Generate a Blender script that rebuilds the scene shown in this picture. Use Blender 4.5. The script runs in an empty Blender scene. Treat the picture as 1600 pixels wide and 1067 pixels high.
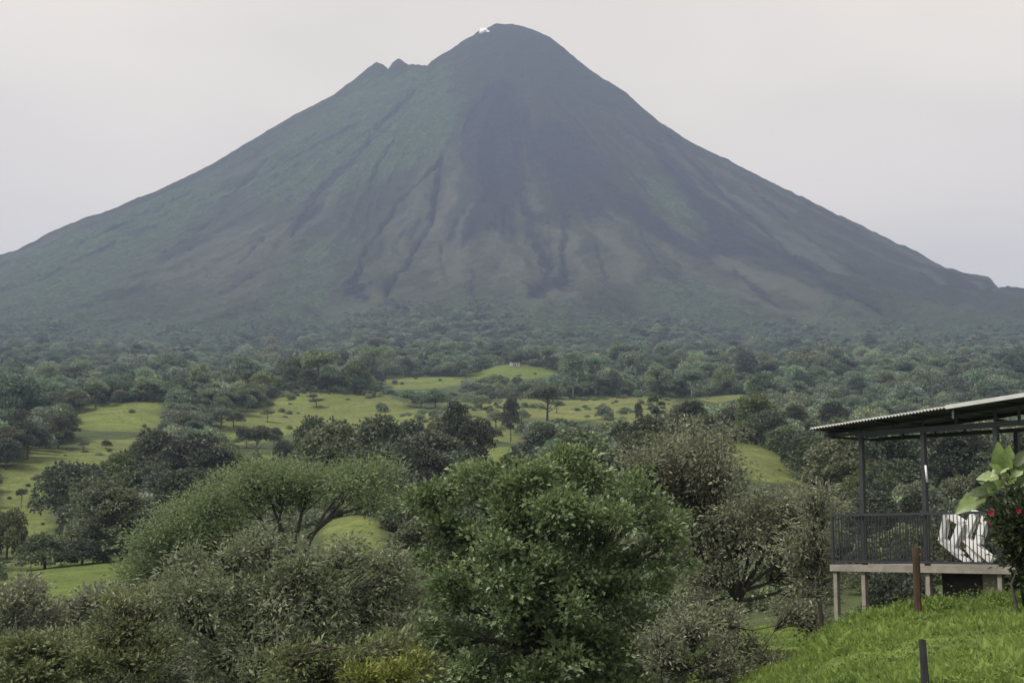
import bpy, math, random
import numpy as np
from mathutils import Vector

random.seed(7)
RNG = np.random.default_rng(7)
R = math.radians
SC = bpy.context.scene
COL = SC.collection

# ------------------------------------------------------------------ camera
PITCH = math.atan((850 - 533.5) / 2400.0)
cam_d = bpy.data.cameras.new('camera')
cam = bpy.data.objects.new('camera', cam_d)
COL.objects.link(cam)
cam.location = (0, 0, 0)
cam.rotation_euler = (math.pi / 2 + PITCH, 0, 0)
cam_d.sensor_width = 36.0
cam_d.lens = 54.0
cam_d.clip_start = 0.2
cam_d.clip_end = 40000
SC.camera = cam

# ------------------------------------------------------------------ sky, sun, exposure
SUN_EL, SUN_AZ = R(52), R(-118)
world = bpy.data.worlds.new('World')
SC.world = world
world.use_nodes = True
wn, wl = world.node_tree.nodes, world.node_tree.links
wn.clear()
w_out = wn.new('ShaderNodeOutputWorld')
sky = wn.new('ShaderNodeTexSky')
sky.sky_type = 'NISHITA'
sky.sun_disc = False
sky.sun_elevation = SUN_EL
sky.sun_rotation = SUN_AZ
sky.dust_density = 4.0
bg_sky = wn.new('ShaderNodeBackground')
bg_sky.inputs['Strength'].default_value = 0.10
wl.new(sky.outputs[0], bg_sky.inputs['Color'])
tc = wn.new('ShaderNodeTexCoord')
mp = wn.new('ShaderNodeMapping')
mp.inputs['Scale'].default_value = (1.0, 1.0, 3.0)
wl.new(tc.outputs['Generated'], mp.inputs['Vector'])
nz = wn.new('ShaderNodeTexNoise')
nz.inputs['Scale'].default_value = 2.6
nz.inputs['Detail'].default_value = 4
nz.inputs['Roughness'].default_value = 0.45
wl.new(mp.outputs[0], nz.inputs['Vector'])
cr = wn.new('ShaderNodeValToRGB')
cr.color_ramp.elements[0].position = 0.32
cr.color_ramp.elements[0].color = (1.09, 0.98, 0.845, 1)
cr.color_ramp.elements[1].position = 0.68
cr.color_ramp.elements[1].color = (1.37, 1.225, 1.03, 1)
wl.new(nz.outputs[0], cr.inputs[0])
bg_cloud = wn.new('ShaderNodeBackground')
bg_cloud.inputs['Strength'].default_value = 1.0
wl.new(cr.outputs[0], bg_cloud.inputs['Color'])
w_mix = wn.new('ShaderNodeMixShader')
w_mix.inputs[0].default_value = 0.88
wl.new(bg_sky.outputs[0], w_mix.inputs[1])
wl.new(bg_cloud.outputs[0], w_mix.inputs[2])
wl.new(w_mix.outputs[0], w_out.inputs['Surface'])

sun_d = bpy.data.lights.new('sun', 'SUN')
sun_d.energy = 4.4
sun_d.angle = R(16)
sun_d.color = (1.0, 0.95, 0.86)
sun = bpy.data.objects.new('sun', sun_d)
COL.objects.link(sun)
sun_dir = Vector((math.sin(SUN_AZ) * math.cos(SUN_EL), math.cos(SUN_AZ) * math.cos(SUN_EL), math.sin(SUN_EL)))
sun.rotation_euler = sun_dir.to_track_quat('Z', 'Y').to_euler()

SC.view_settings.view_transform = 'Standard'
SC.view_settings.look = 'None'
SC.view_settings.exposure = 0.0
SC.view_settings.gamma = 1.0
SC.view_settings.use_curve_mapping = False
SC.cycles.use_denoising = True
SC.cycles.max_bounces = 6
SC.cycles.diffuse_bounces = 3
SC.cycles.glossy_bounces = 2
SC.cycles.transmission_bounces = 3
SC.cycles.volume_bounces = 1
SC.cycles.transparent_max_bounces = 8

# ------------------------------------------------------------------ maths helpers
CP, SP = math.cos(PITCH), math.sin(PITCH)


def slope_of(px, py):
    """photo point -> (x / depth, z / depth)"""
    u = (np.asarray(px, float) - 800) / 2400
    v = (533.5 - np.asarray(py, float)) / 2400
    d = CP - v * SP
    return u / d, (SP + v * CP) / d


def at(px, py, Y):
    a, b = slope_of(px, py)
    return Vector((float(a) * Y, Y, float(b) * Y))


def photo(X, Y, Z):
    """world point -> photo point, for laying out the plan"""
    d = Y * CP + Z * SP
    return 800 + 2400 * X / d, 533.5 - 2400 * (Z * CP - Y * SP) / d


def _hash(ix, iy, seed):
    h = (ix.astype(np.int64) * 374761393 + iy.astype(np.int64) * 668265263 + seed * 1442695041) & 0xffffffff
    h = ((h ^ (h >> 13)) * 1274126177) & 0xffffffff
    h = (h ^ (h >> 16)) & 0xffffffff
    return h / 4294967295.0


def vnoise(x, y, seed=0):
    x = np.asarray(x, float); y = np.asarray(y, float)
    ix, iy = np.floor(x), np.floor(y)
    fx, fy = x - ix, y - iy
    fx = fx * fx * fx * (fx * (fx * 6 - 15) + 10); fy = fy * fy * fy * (fy * (fy * 6 - 15) + 10)
    a = _hash(ix, iy, seed); b = _hash(ix + 1, iy, seed)
    c = _hash(ix, iy + 1, seed); d = _hash(ix + 1, iy + 1, seed)
    return (a * (1 - fx) + b * fx) * (1 - fy) + (c * (1 - fx) + d * fx) * fy * 1.0


def fbm(x, y, octv=4, seed=0, gain=0.5):
    t, amp, tot = 0, 1.0, 0
    for k in range(octv):
        t = t + amp * (vnoise(x * 2 ** k + 17.3 * k, y * 2 ** k - 9.1 * k, seed + k) - 0.5)
        tot += amp; amp *= gain
    return t / tot * 2      # about -1..1


def smooth(a, b, x):
    t = np.clip((x - a) / (b - a), 0, 1)
    return t * t * (3 - 2 * t)


def poly_dist(x, y, P):
    """signed distance to polygon, negative inside"""
    P = np.asarray(P, float)
    d = np.full(x.shape, 1e18); ins = np.zeros(x.shape, bool)
    n = len(P)
    for i in range(n):
        ax, ay = P[i]; bx, by = P[(i + 1) % n]
        ex, ey = bx - ax, by - ay
        L = ex * ex + ey * ey + 1e-12
        t = np.clip(((x - ax) * ex + (y - ay) * ey) / L, 0, 1)
        d = np.minimum(d, (x - ax - t * ex) ** 2 + (y - ay - t * ey) ** 2)
        c = ((ay > y) != (by > y)) & (x < ex * (y - ay) / (ey if abs(ey) > 1e-12 else 1e-12) + ax)
        ins ^= c
    d = np.sqrt(d)
    return np.where(ins, -d, d)


def line_dist(x, y, P):
    d = np.full(x.shape, 1e18)
    for (ax, ay), (bx, by) in zip(P[:-1], P[1:]):
        ex, ey = bx - ax, by - ay
        t = np.clip(((x - ax) * ex + (y - ay) * ey) / (ex * ex + ey * ey + 1e-12), 0, 1)
        d = np.minimum(d, (x - ax - t * ex) ** 2 + (y - ay - t * ey) ** 2)
    return np.sqrt(d)


# ------------------------------------------------------------------ mesh and object helpers
def mesh_np(name, V, F, mat=None, smooth_shade=False, attrs=None):
    """V (n,3), F (m,3|4) arrays -> mesh"""
    V = np.ascontiguousarray(V, np.float32); F = np.ascontiguousarray(F, np.int32)
    me = bpy.data.meshes.new(name)
    k = F.shape[1]
    me.vertices.add(len(V)); me.vertices.foreach_set('co', V.ravel())
    me.loops.add(F.size); me.loops.foreach_set('vertex_index', F.ravel())
    me.polygons.add(len(F))
    me.polygons.foreach_set('loop_start', np.arange(0, F.size, k, dtype=np.int32))
    me.polygons.foreach_set('use_smooth', np.full(len(F), smooth_shade, bool))
    me.update(calc_edges=True)
    for nm, arr in (attrs or {}).items():
        a = me.attributes.new(nm, 'FLOAT', 'POINT')
        a.data.foreach_set('value', np.ascontiguousarray(arr, np.float32))
    if mat: me.materials.append(mat)
    return me


class MB:
    """collects simple solids; build() links them as one mesh object"""
    def __init__(s): s.v = []; s.f = []
    def add(s, V, F):
        o = len(s.v); s.v += [tuple(p) for p in V]; s.f += [tuple(i + o for i in f) for f in F]
    def box(s, c, size, ax=None):
        c = Vector(c); hx, hy, hz = [q / 2 for q in size]
        ux, uy, uz = ax if ax else (Vector((1, 0, 0)), Vector((0, 1, 0)), Vector((0, 0, 1)))
        V = [c + ux * (hx * i) + uy * (hy * j) + uz * (hz * k) for i in (-1, 1) for j in (-1, 1) for k in (-1, 1)]
        s.add(V, [(0, 1, 3, 2), (4, 6, 7, 5), (0, 4, 5, 1), (2, 3, 7, 6), (0, 2, 6, 4), (1, 5, 7, 3)])
    def bar(s, a, b, w, h=None, up=(0, 0, 1)):
        a, b = Vector(a), Vector(b); h = h or w
        d = (b - a); L = d.length; d.normalize()
        upv = Vector(up)
        if abs(d.dot(upv)) > 0.95: upv = Vector((0, 1, 0))
        sd = d.cross(upv).normalized(); u2 = sd.cross(d).normalized()
        s.box((a + b) / 2, (L, w, h), (d, sd, u2))
    def tube(s, pts, rad, n=6):
        pts = [Vector(p) for p in pts]; rings = []
        o0 = len(s.v)
        for i, p in enumerate(pts):
            d = (pts[min(i + 1, len(pts) - 1)] - pts[max(i - 1, 0)])
            d = d.normalized() if d.length > 1e-9 else Vector((0, 0, 1))
            a = d.cross(Vector((0.31, 0.17, 0.93)))
            a = a.normalized() if a.length > 1e-3 else Vector((1, 0, 0))
            b = d.cross(a)
            r = rad[i] if hasattr(rad, '__len__') else rad
            for k in range(n):
                t = 2 * math.pi * k / n
                s.v.append(tuple(p + a * (r * math.cos(t)) + b * (r * math.sin(t))))
        for i in range(len(pts) - 1):
            for k in range(n):
                k2 = (k + 1) % n
                s.f.append((o0 + i * n + k, o0 + i * n + k2, o0 + (i + 1) * n + k2, o0 + (i + 1) * n + k))
        e = o0 + (len(pts) - 1) * n
        s.f.append(tuple(range(e, e + n)))
        s.f.append(tuple(reversed(range(o0, o0 + n))))
    def prism(s, outline, depth, ax, origin, hole=None):
        """outline in 2D (u,v) extruded along ax[2]"""
        ux, uy, uz = ax; o = Vector(origin); n = len(outline)
        V = [o + ux * p[0] + uy * p[1] - uz * (depth / 2) for p in outline] + [o + ux * p[0] + uy * p[1] + uz * (depth / 2) for p in outline]
        F = [tuple(range(n - 1, -1, -1)), tuple(range(n, 2 * n))] + [(i, (i + 1) % n, n + (i + 1) % n, n + i) for i in range(n)]
        s.add(V, F)
    def mesh(s, name, mat, sm=False):
        me = bpy.data.meshes.new(name)
        me.from_pydata(s.v, [], s.f); me.update()
        if mat: me.materials.append(mat)
        if sm: me.polygons.foreach_set('use_smooth', np.ones(len(me.polygons), bool))
        return me
    def build(s, name, mat, parent=None, sm=False):
        return link(name, s.mesh(name, mat, sm), parent)


def link(name, data, parent=None, loc=None):
    o = bpy.data.objects.new(name, data); COL.objects.link(o)
    if parent is not None: o.parent = parent
    if loc is not None: o.location = loc
    return o


def empty(name, loc=(0, 0, 0), rz=0.0):
    o = link(name, None, None, loc); o.rotation_euler = (0, 0, rz)
    o.empty_display_size = 0.3
    return o


def tag(o, label=None, cat=None, group=None, kind=None):
    if label: o['label'] = label
    if cat: o['category'] = cat
    if group: o['group'] = group
    if kind: o['kind'] = kind
    return o


# ------------------------------------------------------------------ materials
class NT:
    def __init__(s, name):
        s.m = bpy.data.materials.new(name); s.m.use_nodes = True
        s.n, s.l = s.m.node_tree.nodes, s.m.node_tree.links
        s.n.clear()
        s.out = s.n.new('ShaderNodeOutputMaterial')
    def new(s, t, **kw):
        n = s.n.new(t)
        for k, v in kw.items(): setattr(n, k, v)
        return n
    def noise(s, scale, detail=4, rough=0.55, coord='Object', stretch=None):
        c = s.new('ShaderNodeTexCoord'); n = s.new('ShaderNodeTexNoise')
        n.inputs['Scale'].default_value = scale; n.inputs['Detail'].default_value = detail
        n.inputs['Roughness'].default_value = rough
        src = c.outputs[coord]
        if stretch:
            m = s.new('ShaderNodeMapping'); m.inputs['Scale'].default_value = stretch
            s.l.new(src, m.inputs['Vector']); src = m.outputs[0]
        s.l.new(src, n.inputs['Vector'])
        return n.outputs[0]
    def attr(s, name):
        a = s.new('ShaderNodeAttribute'); a.attribute_name = name
        return a.outputs['Fac']
    def ramp(s, fac, stops):
        r = s.new('ShaderNodeValToRGB')
        el = r.color_ramp.elements
        while len(el) < len(stops): el.new(0.5)
        for e, (p, c) in zip(el, stops):
            e.position = p; e.color = tuple(c) + (1,)
        s.l.new(fac, r.inputs[0])
        return r.outputs[0]
    def mix(s, fac, a, b, mode='MIX'):
        m = s.new('ShaderNodeMix', data_type='RGBA', blend_type=mode)
        for sock, val in ((m.inputs['Factor'], fac), (m.inputs['A'], a), (m.inputs['B'], b)):
            if hasattr(val, 'is_output'): s.l.new(val, sock)
            elif isinstance(val, (int, float)): sock.default_value = val
            else: sock.default_value = tuple(val) + (1,)
        return m.outputs['Result']
    def math(s, op, a, b=0.0, clamp=False):
        m = s.new('ShaderNodeMath', operation=op, use_clamp=clamp)
        for sock, val in zip(m.inputs, (a, b)):
            if hasattr(val, 'is_output'): s.l.new(val, sock)
            else: sock.default_value = val
        return m.outputs[0]
    def bump(s, h, strength=0.3, dist=0.05):
        b = s.new('ShaderNodeBump')
        b.inputs['Strength'].default_value = strength; b.inputs['Distance'].default_value = dist
        s.l.new(h, b.inputs['Height'])
        return b.outputs[0]
    def surf(s, color, rough=0.7, metal=0.0, normal=None, spec=0.3, transl=0.0):
        p = s.new('ShaderNodeBsdfPrincipled')
        if hasattr(color, 'is_output'): s.l.new(color, p.inputs['Base Color'])
        else: p.inputs['Base Color'].default_value = tuple(color) + (1,)
        if hasattr(rough, 'is_output'): s.l.new(rough, p.inputs['Roughness'])
        else: p.inputs['Roughness'].default_value = rough
        p.inputs['Metallic'].default_value = metal
        p.inputs['Specular IOR Level'].default_value = spec
        if normal: s.l.new(normal, p.inputs['Normal'])
        res = p.outputs[0]
        if transl > 0:
            t = s.new('ShaderNodeBsdfTranslucent')
            if hasattr(color, 'is_output'): s.l.new(color, t.inputs['Color'])
            else: t.inputs['Color'].default_value = tuple(color) + (1,)
            x = s.new('ShaderNodeMixShader'); x.inputs[0].default_value = transl
            s.l.new(p.outputs[0], x.inputs[1]); s.l.new(t.outputs[0], x.inputs[2]); res = x.outputs[0]
        s.l.new(res, s.out.inputs['Surface'])
        return s.m


def leaf_mat(name, stops, transl=0.25, rough=0.5, spec=0.3, objvar=0.0):
    """leaf colours from a per-leaf value, small shift per tree"""
    t = NT(name)
    col = t.ramp(t.attr('tint'), stops)
    if objvar:
        oi = t.new('ShaderNodeObjectInfo')
        hs = t.new('ShaderNodeHueSaturation')
        t.l.new(t.math('ADD', t.math('MULTIPLY', oi.outputs['Random'], 0.05), 0.478), hs.inputs['Hue'])
        t.l.new(t.math('ADD', t.math('MULTIPLY', t.math('FRACT', t.math('MULTIPLY', oi.outputs['Random'], 7.31)), objvar), 1 - objvar * 0.5), hs.inputs['Value'])
        t.l.new(t.math('ADD', t.math('MULTIPLY', t.math('FRACT', t.math('MULTIPLY', oi.outputs['Random'], 3.7)), 0.5), 0.72), hs.inputs['Saturation'])
        t.l.new(col, hs.inputs['Color']); col = hs.outputs[0]
    return t.surf(col, rough, 0, None, spec, transl)


def plain_mat(name, color, rough=0.7, var=0.15, scale=6.0, metal=0.0, spec=0.3, bump=0.0):
    t = NT(name)
    n = t.noise(scale, 5, 0.6)
    d = tuple(c * (1 - var) for c in color); b = tuple(min(1, c * (1 + var)) for c in color)
    col = t.ramp(n, [(0.3, d), (0.7, b)])
    nr = t.bump(n, bump, 0.02) if bump else None
    return t.surf(col, rough, metal, nr, spec)


def bark_mat(name, a, b):
    t = NT(name)
    n = t.noise(5.0, 6, 0.65, stretch=(1, 1, 0.25))
    return t.surf(t.ramp(n, [(0.3, a), (0.7, b)]), 0.85, 0, t.bump(n, 0.5, 0.03), 0.2)


BARK = bark_mat('bark_grey_brown', (0.045, 0.038, 0.030), (0.12, 0.105, 0.088))
BARK_PALE = bark_mat('bark_pale', (0.15, 0.14, 0.12), (0.30, 0.28, 0.24))
BARK_DARK = bark_mat('bark_dark', (0.040, 0.036, 0.031), (0.100, 0.090, 0.078))

# ------------------------------------------------------------------ the lie of the land
PXC = np.array([-900, -400, 0, 130, 250, 400, 560, 700, 800, 950, 1060, 1180, 1300, 1450, 1600, 2000, 2600], float)
AC = (PXC - 800) / 2400.0
ZROWS = {   # metres
    0: [-1.65] * 17,
    12: [-2.4, -2.4, -2.4, -2.4, -2.4, -2.4, -2.4, -2.4, -2.4, -2.3, -2.2, -2.0, -1.8, -1.66, -1.55, -1.5, -1.5],
    20: [-3.6, -3.6, -3.6, -3.6, -3.6, -3.6, -3.6, -3.6, -3.5, -3.3, -3.0, -2.4, -1.85, -1.55, -1.35, -1.2, -1.2],
    28: [-5, -5, -5, -5, -5, -5, -5, -5, -5, -4.8, -4.4, -3.0, -1.5, -1.2, -1.0, -0.8, -0.8],
    36: [-6, -6, -6, -6, -6, -6, -6, -6, -6, -5.6, -5.0, -3.7, -2.3, -1.5, -1.15, -0.95, -0.95],
    46: [-7, -7, -7, -7, -7, -7, -7, -6.8, -6.6, -6.0, -5.0, -3.5, -3.2, -2.4, -2.0, -1.8, -1.8],
}
PROWS = {   # height at which the ground would stand in the photograph
    60: [1130, 1130, 1130, 1120, 1100, 1060, 1040, 1060, 1080, 1070, 1030, 990, 990, 985, 970, 960, 960],
    100: [1050, 1050, 1040, 1030, 1010, 950, 885, 900, 930, 930, 930, 930, 900, 880, 870, 860, 860],
    140: [970, 970, 955, 950, 930, 870, 805, 850, 880, 880, 880, 880, 850, 840, 830, 830, 830],
    200: [900, 900, 893, 880, 866, 830, 790, 795, 800, 810, 810, 810, 800, 790, 780, 780, 780],
    230: [885, 885, 880, 868, 855, 815, 780, 775, 775, 785, 775, 760, 780, 775, 770, 770, 770],
    290: [830, 830, 830, 820, 805, 780, 765, 745, 745, 755, 725, 708, 755, 760, 760, 760, 760],
    330: [790, 790, 790, 790, 780, 760, 750, 725, 712, 740, 700, 692, 745, 750, 750, 750, 750],
    430: [700, 700, 697, 702, 715, 715, 715, 690, 690, 700, 695, 702, 715, 715, 715, 715, 715],
    520: [685, 685, 692, 676, 680, 690, 690, 668, 668, 665, 665, 672, 680, 690, 690, 690, 690],
    600: [665, 665, 660, 630, 629, 655, 655, 645, 642, 642, 642, 650, 660, 670, 670, 670, 670],
    680: [655, 655, 650, 650, 645, 613, 615, 630, 628, 628, 625, 640, 645, 650, 650, 650, 650],
    760: [640, 640, 640, 650, 650, 638, 633, 638, 624, 619, 623, 616, 630, 640, 640, 640, 640],
    860: [625, 625, 620, 630, 630, 625, 618, 612, 622, 630, 632, 625, 620, 625, 625, 625, 625],
    950: [615, 615, 610, 615, 615, 612, 605, 598, 596, 605, 615, 612, 612, 612, 612, 612, 612],
    1020: [610, 610, 605, 608, 608, 605, 600, 592, 585, 592, 605, 606, 606, 606, 606, 606, 606],
    1120: [605, 605, 600, 603, 603, 602, 600, 596, 597, 598, 598, 598, 598, 598, 598, 598, 598],
    1400: [580] * 17,
    1800: [551] * 17,
}
_ys = sorted(list(ZROWS) + list(PROWS))
_zt = []
for y in _ys:
    if y in ZROWS: _zt.append(np.array(ZROWS[y], float))
    else: _zt.append(slope_of(PXC, np.array(PROWS[y], float))[1] * y)
_zt.append(_zt[-1] * 1.0); _ys.append(12000)
ZT = np.array(_zt); YT = np.array(_ys, float)


def _cubic(p0, p1, p2, p3, t):
    return p1 + 0.5 * t * (p2 - p0 + t * (2 * p0 - 5 * p1 + 4 * p2 - p3 + t * (3 * (p1 - p2) + p3 - p0)))


def ground_z(X, Y):
    X = np.asarray(X, float); Y = np.asarray(Y, float)
    Yc = np.clip(Y, 0.0, 11999.0)
    a = np.clip(X / np.maximum(Y, 8.0), AC[0] + 1e-6, AC[-1] - 1e-6)
    j = np.clip(np.searchsorted(AC, a) - 1, 0, len(AC) - 2)
    t = (a - AC[j]) / (AC[j + 1] - AC[j])
    i = np.clip(np.searchsorted(YT, Yc) - 1, 0, len(YT) - 2)
    s = (Yc - YT[i]) / (YT[i + 1] - YT[i])
    c = [np.clip(j + k, 0, len(AC) - 1) for k in (-1, 0, 1, 2)]
    def row(ii):
        ii = np.clip(ii, 0, len(YT) - 1)
        return _cubic(ZT[ii, c[0]], ZT[ii, c[1]], ZT[ii, c[2]], ZT[ii, c[3]], t)
    z1, z2 = row(i), row(i + 1)
    z = z1 + (z2 - z1) * (s * s * (3 - 2 * s) * 0.55 + s * 0.45)
    # hill that carries the farmhouse
    z = z + 8.0 * np.exp(-((X - 4) / 26.0) ** 2 - ((Y - 1025) / 30.0) ** 2)
    far = smooth(800, 1000, Y) * (1 - smooth(1500, 1900, Y)) * (1 - np.exp(-((X - 4) / 80.0) ** 2 - ((Y - 1025) / 90.0) ** 2))
    z = z + far * (17.0 * fbm(X / 190.0 + 3.1, Y / 170.0, 3, 105) + 3.0)
    amp = np.clip((Y - 40) / 400.0, 0, 1)
    z = z + amp * (2.1 * fbm(X / 60.0, Y / 60.0, 3, 5) + 0.55 * fbm(X / 14.0, Y / 14.0, 3, 9) + 0.25 * fbm(X / 5.0, Y / 5.0, 2, 11))
    z = z + np.clip((Y - 10) / 20, 0, 1) * 0.09 * fbm(X / 1.7, Y / 1.7, 3, 21)
    return z


# volcano ------------------------------------------------------------
VD = 4000.0
VX = (790 - 800) / 2400.0 * VD
SIL_L = [(790, 38), (775, 38), (745, 50), (720, 65), (690, 85), (672, 96), (660, 101), (650, 103), (643, 99), (632, 98), (622, 95), (612, 98), (600, 103),
         (590, 98), (570, 110), (555, 122), (520, 148), (460, 180), (400, 215), (330, 258), (260, 292), (210, 315), (130, 345), (60, 375), (0, 400),
         (-120, 445), (-300, 500), (-600, 560), (-1000, 600), (-1600, 640)]
SIL_R = [(790, 38), (800, 38), (830, 45), (860, 57), (880, 72), (903, 92), (930, 113), (980, 145), (1040, 195), (1100, 232), (1180, 270), (1280, 320),
         (1380, 370), (1460, 412), (1490, 424), (1520, 431), (1560, 453), (1600, 455), (1700, 475), (1900, 530), (2300, 590), (3000, 640)]
FRONT = [(0, .3478), (.02, .338), (.05, .311), (.075, .289), (.1, .267), (.15, .228), (.2, .192), (.25, .160), (.3, .134), (.35, .113), (.4, .096), (.45, .0815),
         (.5, .0685), (.55, .0575), (.6, .047), (.75, .02), (1.0, 0.0)]


def _prof(sil):
    r, h = [], []
    for px, py in sil:
        p = at(px, py, VD); r.append(abs(p.x - VX)); h.append(p.z)
    return np.array(r), np.array(h)


PL, PR = _prof(SIL_L), _prof(SIL_R)
PF = (np.array([q[0] for q in FRONT]) * VD, np.array([q[1] for q in FRONT]) * VD)


def volcano_base(th, r):
    """th = 0 towards the camera, +90 deg to the right (+X)"""
    s = np.sin(th)
    w = np.abs(s) ** 3.5
    side = np.where(s > 0, np.interp(r, PR[0], PR[1]), np.interp(r, PL[0], PL[1]))
    return np.interp(r, PF[0], PF[1]) * (1 - w) + side * w


def _fit_flanks():
    """settle the two flank profiles so that the outline of the whole cone is the one in the photo"""
    th = np.linspace(-2.2, 2.2, 700)[:, None]
    r = np.concatenate([np.linspace(0, 1500, 420), np.linspace(1510, 2900, 120)])[None, :]
    X, Y = VX + r * np.sin(th), VD - r * np.cos(th)
    for _ in range(8):
        px, py = photo(X, Y, volcano_base(th, r))
        for P, sil in ((PL, SIL_L), (PR, SIL_R)):
            for i, (a, b) in enumerate(sil[2:], 2):
                if -250 < a < 1850:
                    m = np.abs(px - a) < 3.0
                    if m.any(): P[1][i] -= 0.75 * (b - py[m].min()) * VD / 2400.0


_fit_flanks()


def volcano_z(th, r, detail=True):
    h = volcano_base(th, r)
    if detail:
        k = smooth(150, 1100, r) * (1 - 0.5 * smooth(1800, 2600, r))
        side = 1 - 0.8 * np.abs(np.sin(th)) ** 8
        wob = 0.10 * fbm(th * 3, r / 500.0, 3, 31)
        g1 = 1 - np.abs(fbm((th + wob) * 5.0, r / 2200.0, 2, 41))
        g2 = 1 - np.abs(fbm((th + wob * 1.6) * 15.0, r / 1300.0, 3, 43))
        g3 = 1 - np.abs(fbm((th + wob * 2) * 42.0, r / 700.0, 3, 47))
        h = h + side * k * (40 * (g1 - 0.8) + 20 * (g2 - 0.75) + 9 * (g3 - 0.75)) * (0.55 + 0.9 * vnoise(th * 4 + 3.3, r / 500.0, 59))
        x, y = r * np.sin(th), r * np.cos(th)
        h = h - 5 * np.exp(-((r - 232) / 18.0) ** 2 - ((th + 1.25) / 0.6) ** 2) - 5 * np.exp(-((r - 314) / 10.0) ** 2 - ((th + 1.3) / 0.6) ** 2)
        h = h + 4 * np.exp(-((r - 285) / 14.0) ** 2 - ((th + 1.4) / 0.3) ** 2) + 4 * np.exp(-((r - 186) / 5.0) ** 2 - ((th - 1.35) / 0.15) ** 2)
        h = h + (0.25 + 0.75 * side) * (5.0 * smooth(20, 300, r) + 1.5) * fbm(x / 60.0, y / 60.0, 4, 51) + (0.5 + 0.5 * side) * 4.2 * fbm(x / 15.0, y / 15.0, 3, 53)
    return h


def vol_at(X, Y):
    dx, dy = X - VX, VD - Y
    return volcano_z(np.arctan2(dx, dy), np.hypot(dx, dy))


def land_z(X, Y):
    g = ground_z(X, Y)
    return np.where(np.asarray(Y) > 1100, np.maximum(g, vol_at(X, Y)), g)


def hit(px, py, y0=14.0, y1=3900.0, n=2500, fn=land_z):
    """where the sight line of a photo point meets the land"""
    a, b = slope_of(px, py)
    Y = np.exp(np.linspace(math.log(y0), math.log(y1), n))
    z = fn(a * Y, Y)
    k = np.nonzero(z >= b * Y)[0]
    y = Y[k[0]] if len(k) else y1
    return float(a * y), float(y)


def unproject(P, ymax, fn=land_z, y0=14.0, step=12.0):
    out = []
    for (ax, ay), (bx, by) in zip(P, P[1:] + P[:1]):
        m = max(1, int(math.hypot(bx - ax, by - ay) / step))
        for k in range(m):
            px, py = ax + (bx - ax) * k / m, ay + (by - ay) * k / m
            x, y = hit(px, py, y0=y0, fn=fn)
            if y > ymax:
                x, y = x * ymax / y, ymax
            out.append((x, y))
    return out


# clearings: outline in the photo, farthest depth, colour class (0 yellow green .. 1 fresh green)
PASTURES = [
    ([(0, 897), (100, 880), (160, 869), (216, 866), (205, 905), (190, 930), (100, 946), (0, 950)], 215, 1.0, 120),
    ([(0, 738), (60, 706), (120, 700), (190, 700), (215, 715), (140, 728), (80, 745), (60, 790), (85, 840), (140, 862), (110, 880), (60, 884), (0, 886)], 440, 0.30, 190),
    ([(119, 655), (130, 641), (170, 630), (240, 627), (252, 640), (250, 664), (200, 674), (119, 670)], 606, 0.45, 480),
    ([(125, 692), (250, 682), (250, 712), (180, 720), (130, 708)], 540, 0.2, 400),
    ([(340, 655), (400, 642), (440, 616), (490, 612), (560, 616), (600, 618), (640, 638), (695, 638), (685, 668), (600, 692), (500, 668), (430, 685), (370, 695), (345, 680)], 690, 0.30, 440),
    ([(365, 735), (440, 690), (465, 715), (455, 745)], 420, 0.55, 250),
    ([(700, 629), (800, 622), (800, 690), (740, 690), (690, 650)], 765, 0.15, 400),
    ([(800, 622), (880, 623), (1000, 617), (1058, 624), (1052, 650), (1025, 664), (880, 656), (815, 652)], 770, 0.10, 480),
    ([(733, 586), (770, 572), (800, 568), (830, 571), (860, 578), (866, 588), (800, 594), (740, 594)], 1030, 0.95, 900),
    ([(1080, 614), (1150, 613), (1176, 622), (1100, 633)], 790, 0.3, 690),
    ([(738, 742), (745, 700), (817, 688), (812, 720), (770, 742)], 380, 0.6, 260),
    ([(1110, 674), (1150, 677), (1200, 698), (1240, 728), (1248, 752), (1180, 752), (1140, 722)], 345, 0.35, 240),
    ([(500, 855), (520, 800), (545, 788), (590, 818), (600, 858), (560, 866)], 150, 0.5, 85),
    ([(590, 595), (650, 583), (720, 590), (715, 606), (620, 608)], 960, 0.5, 830),
]
PW = [(unproject(P, ymax, fn=ground_z, y0=y0), c) for P, ymax, c, y0 in PASTURES]

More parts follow.
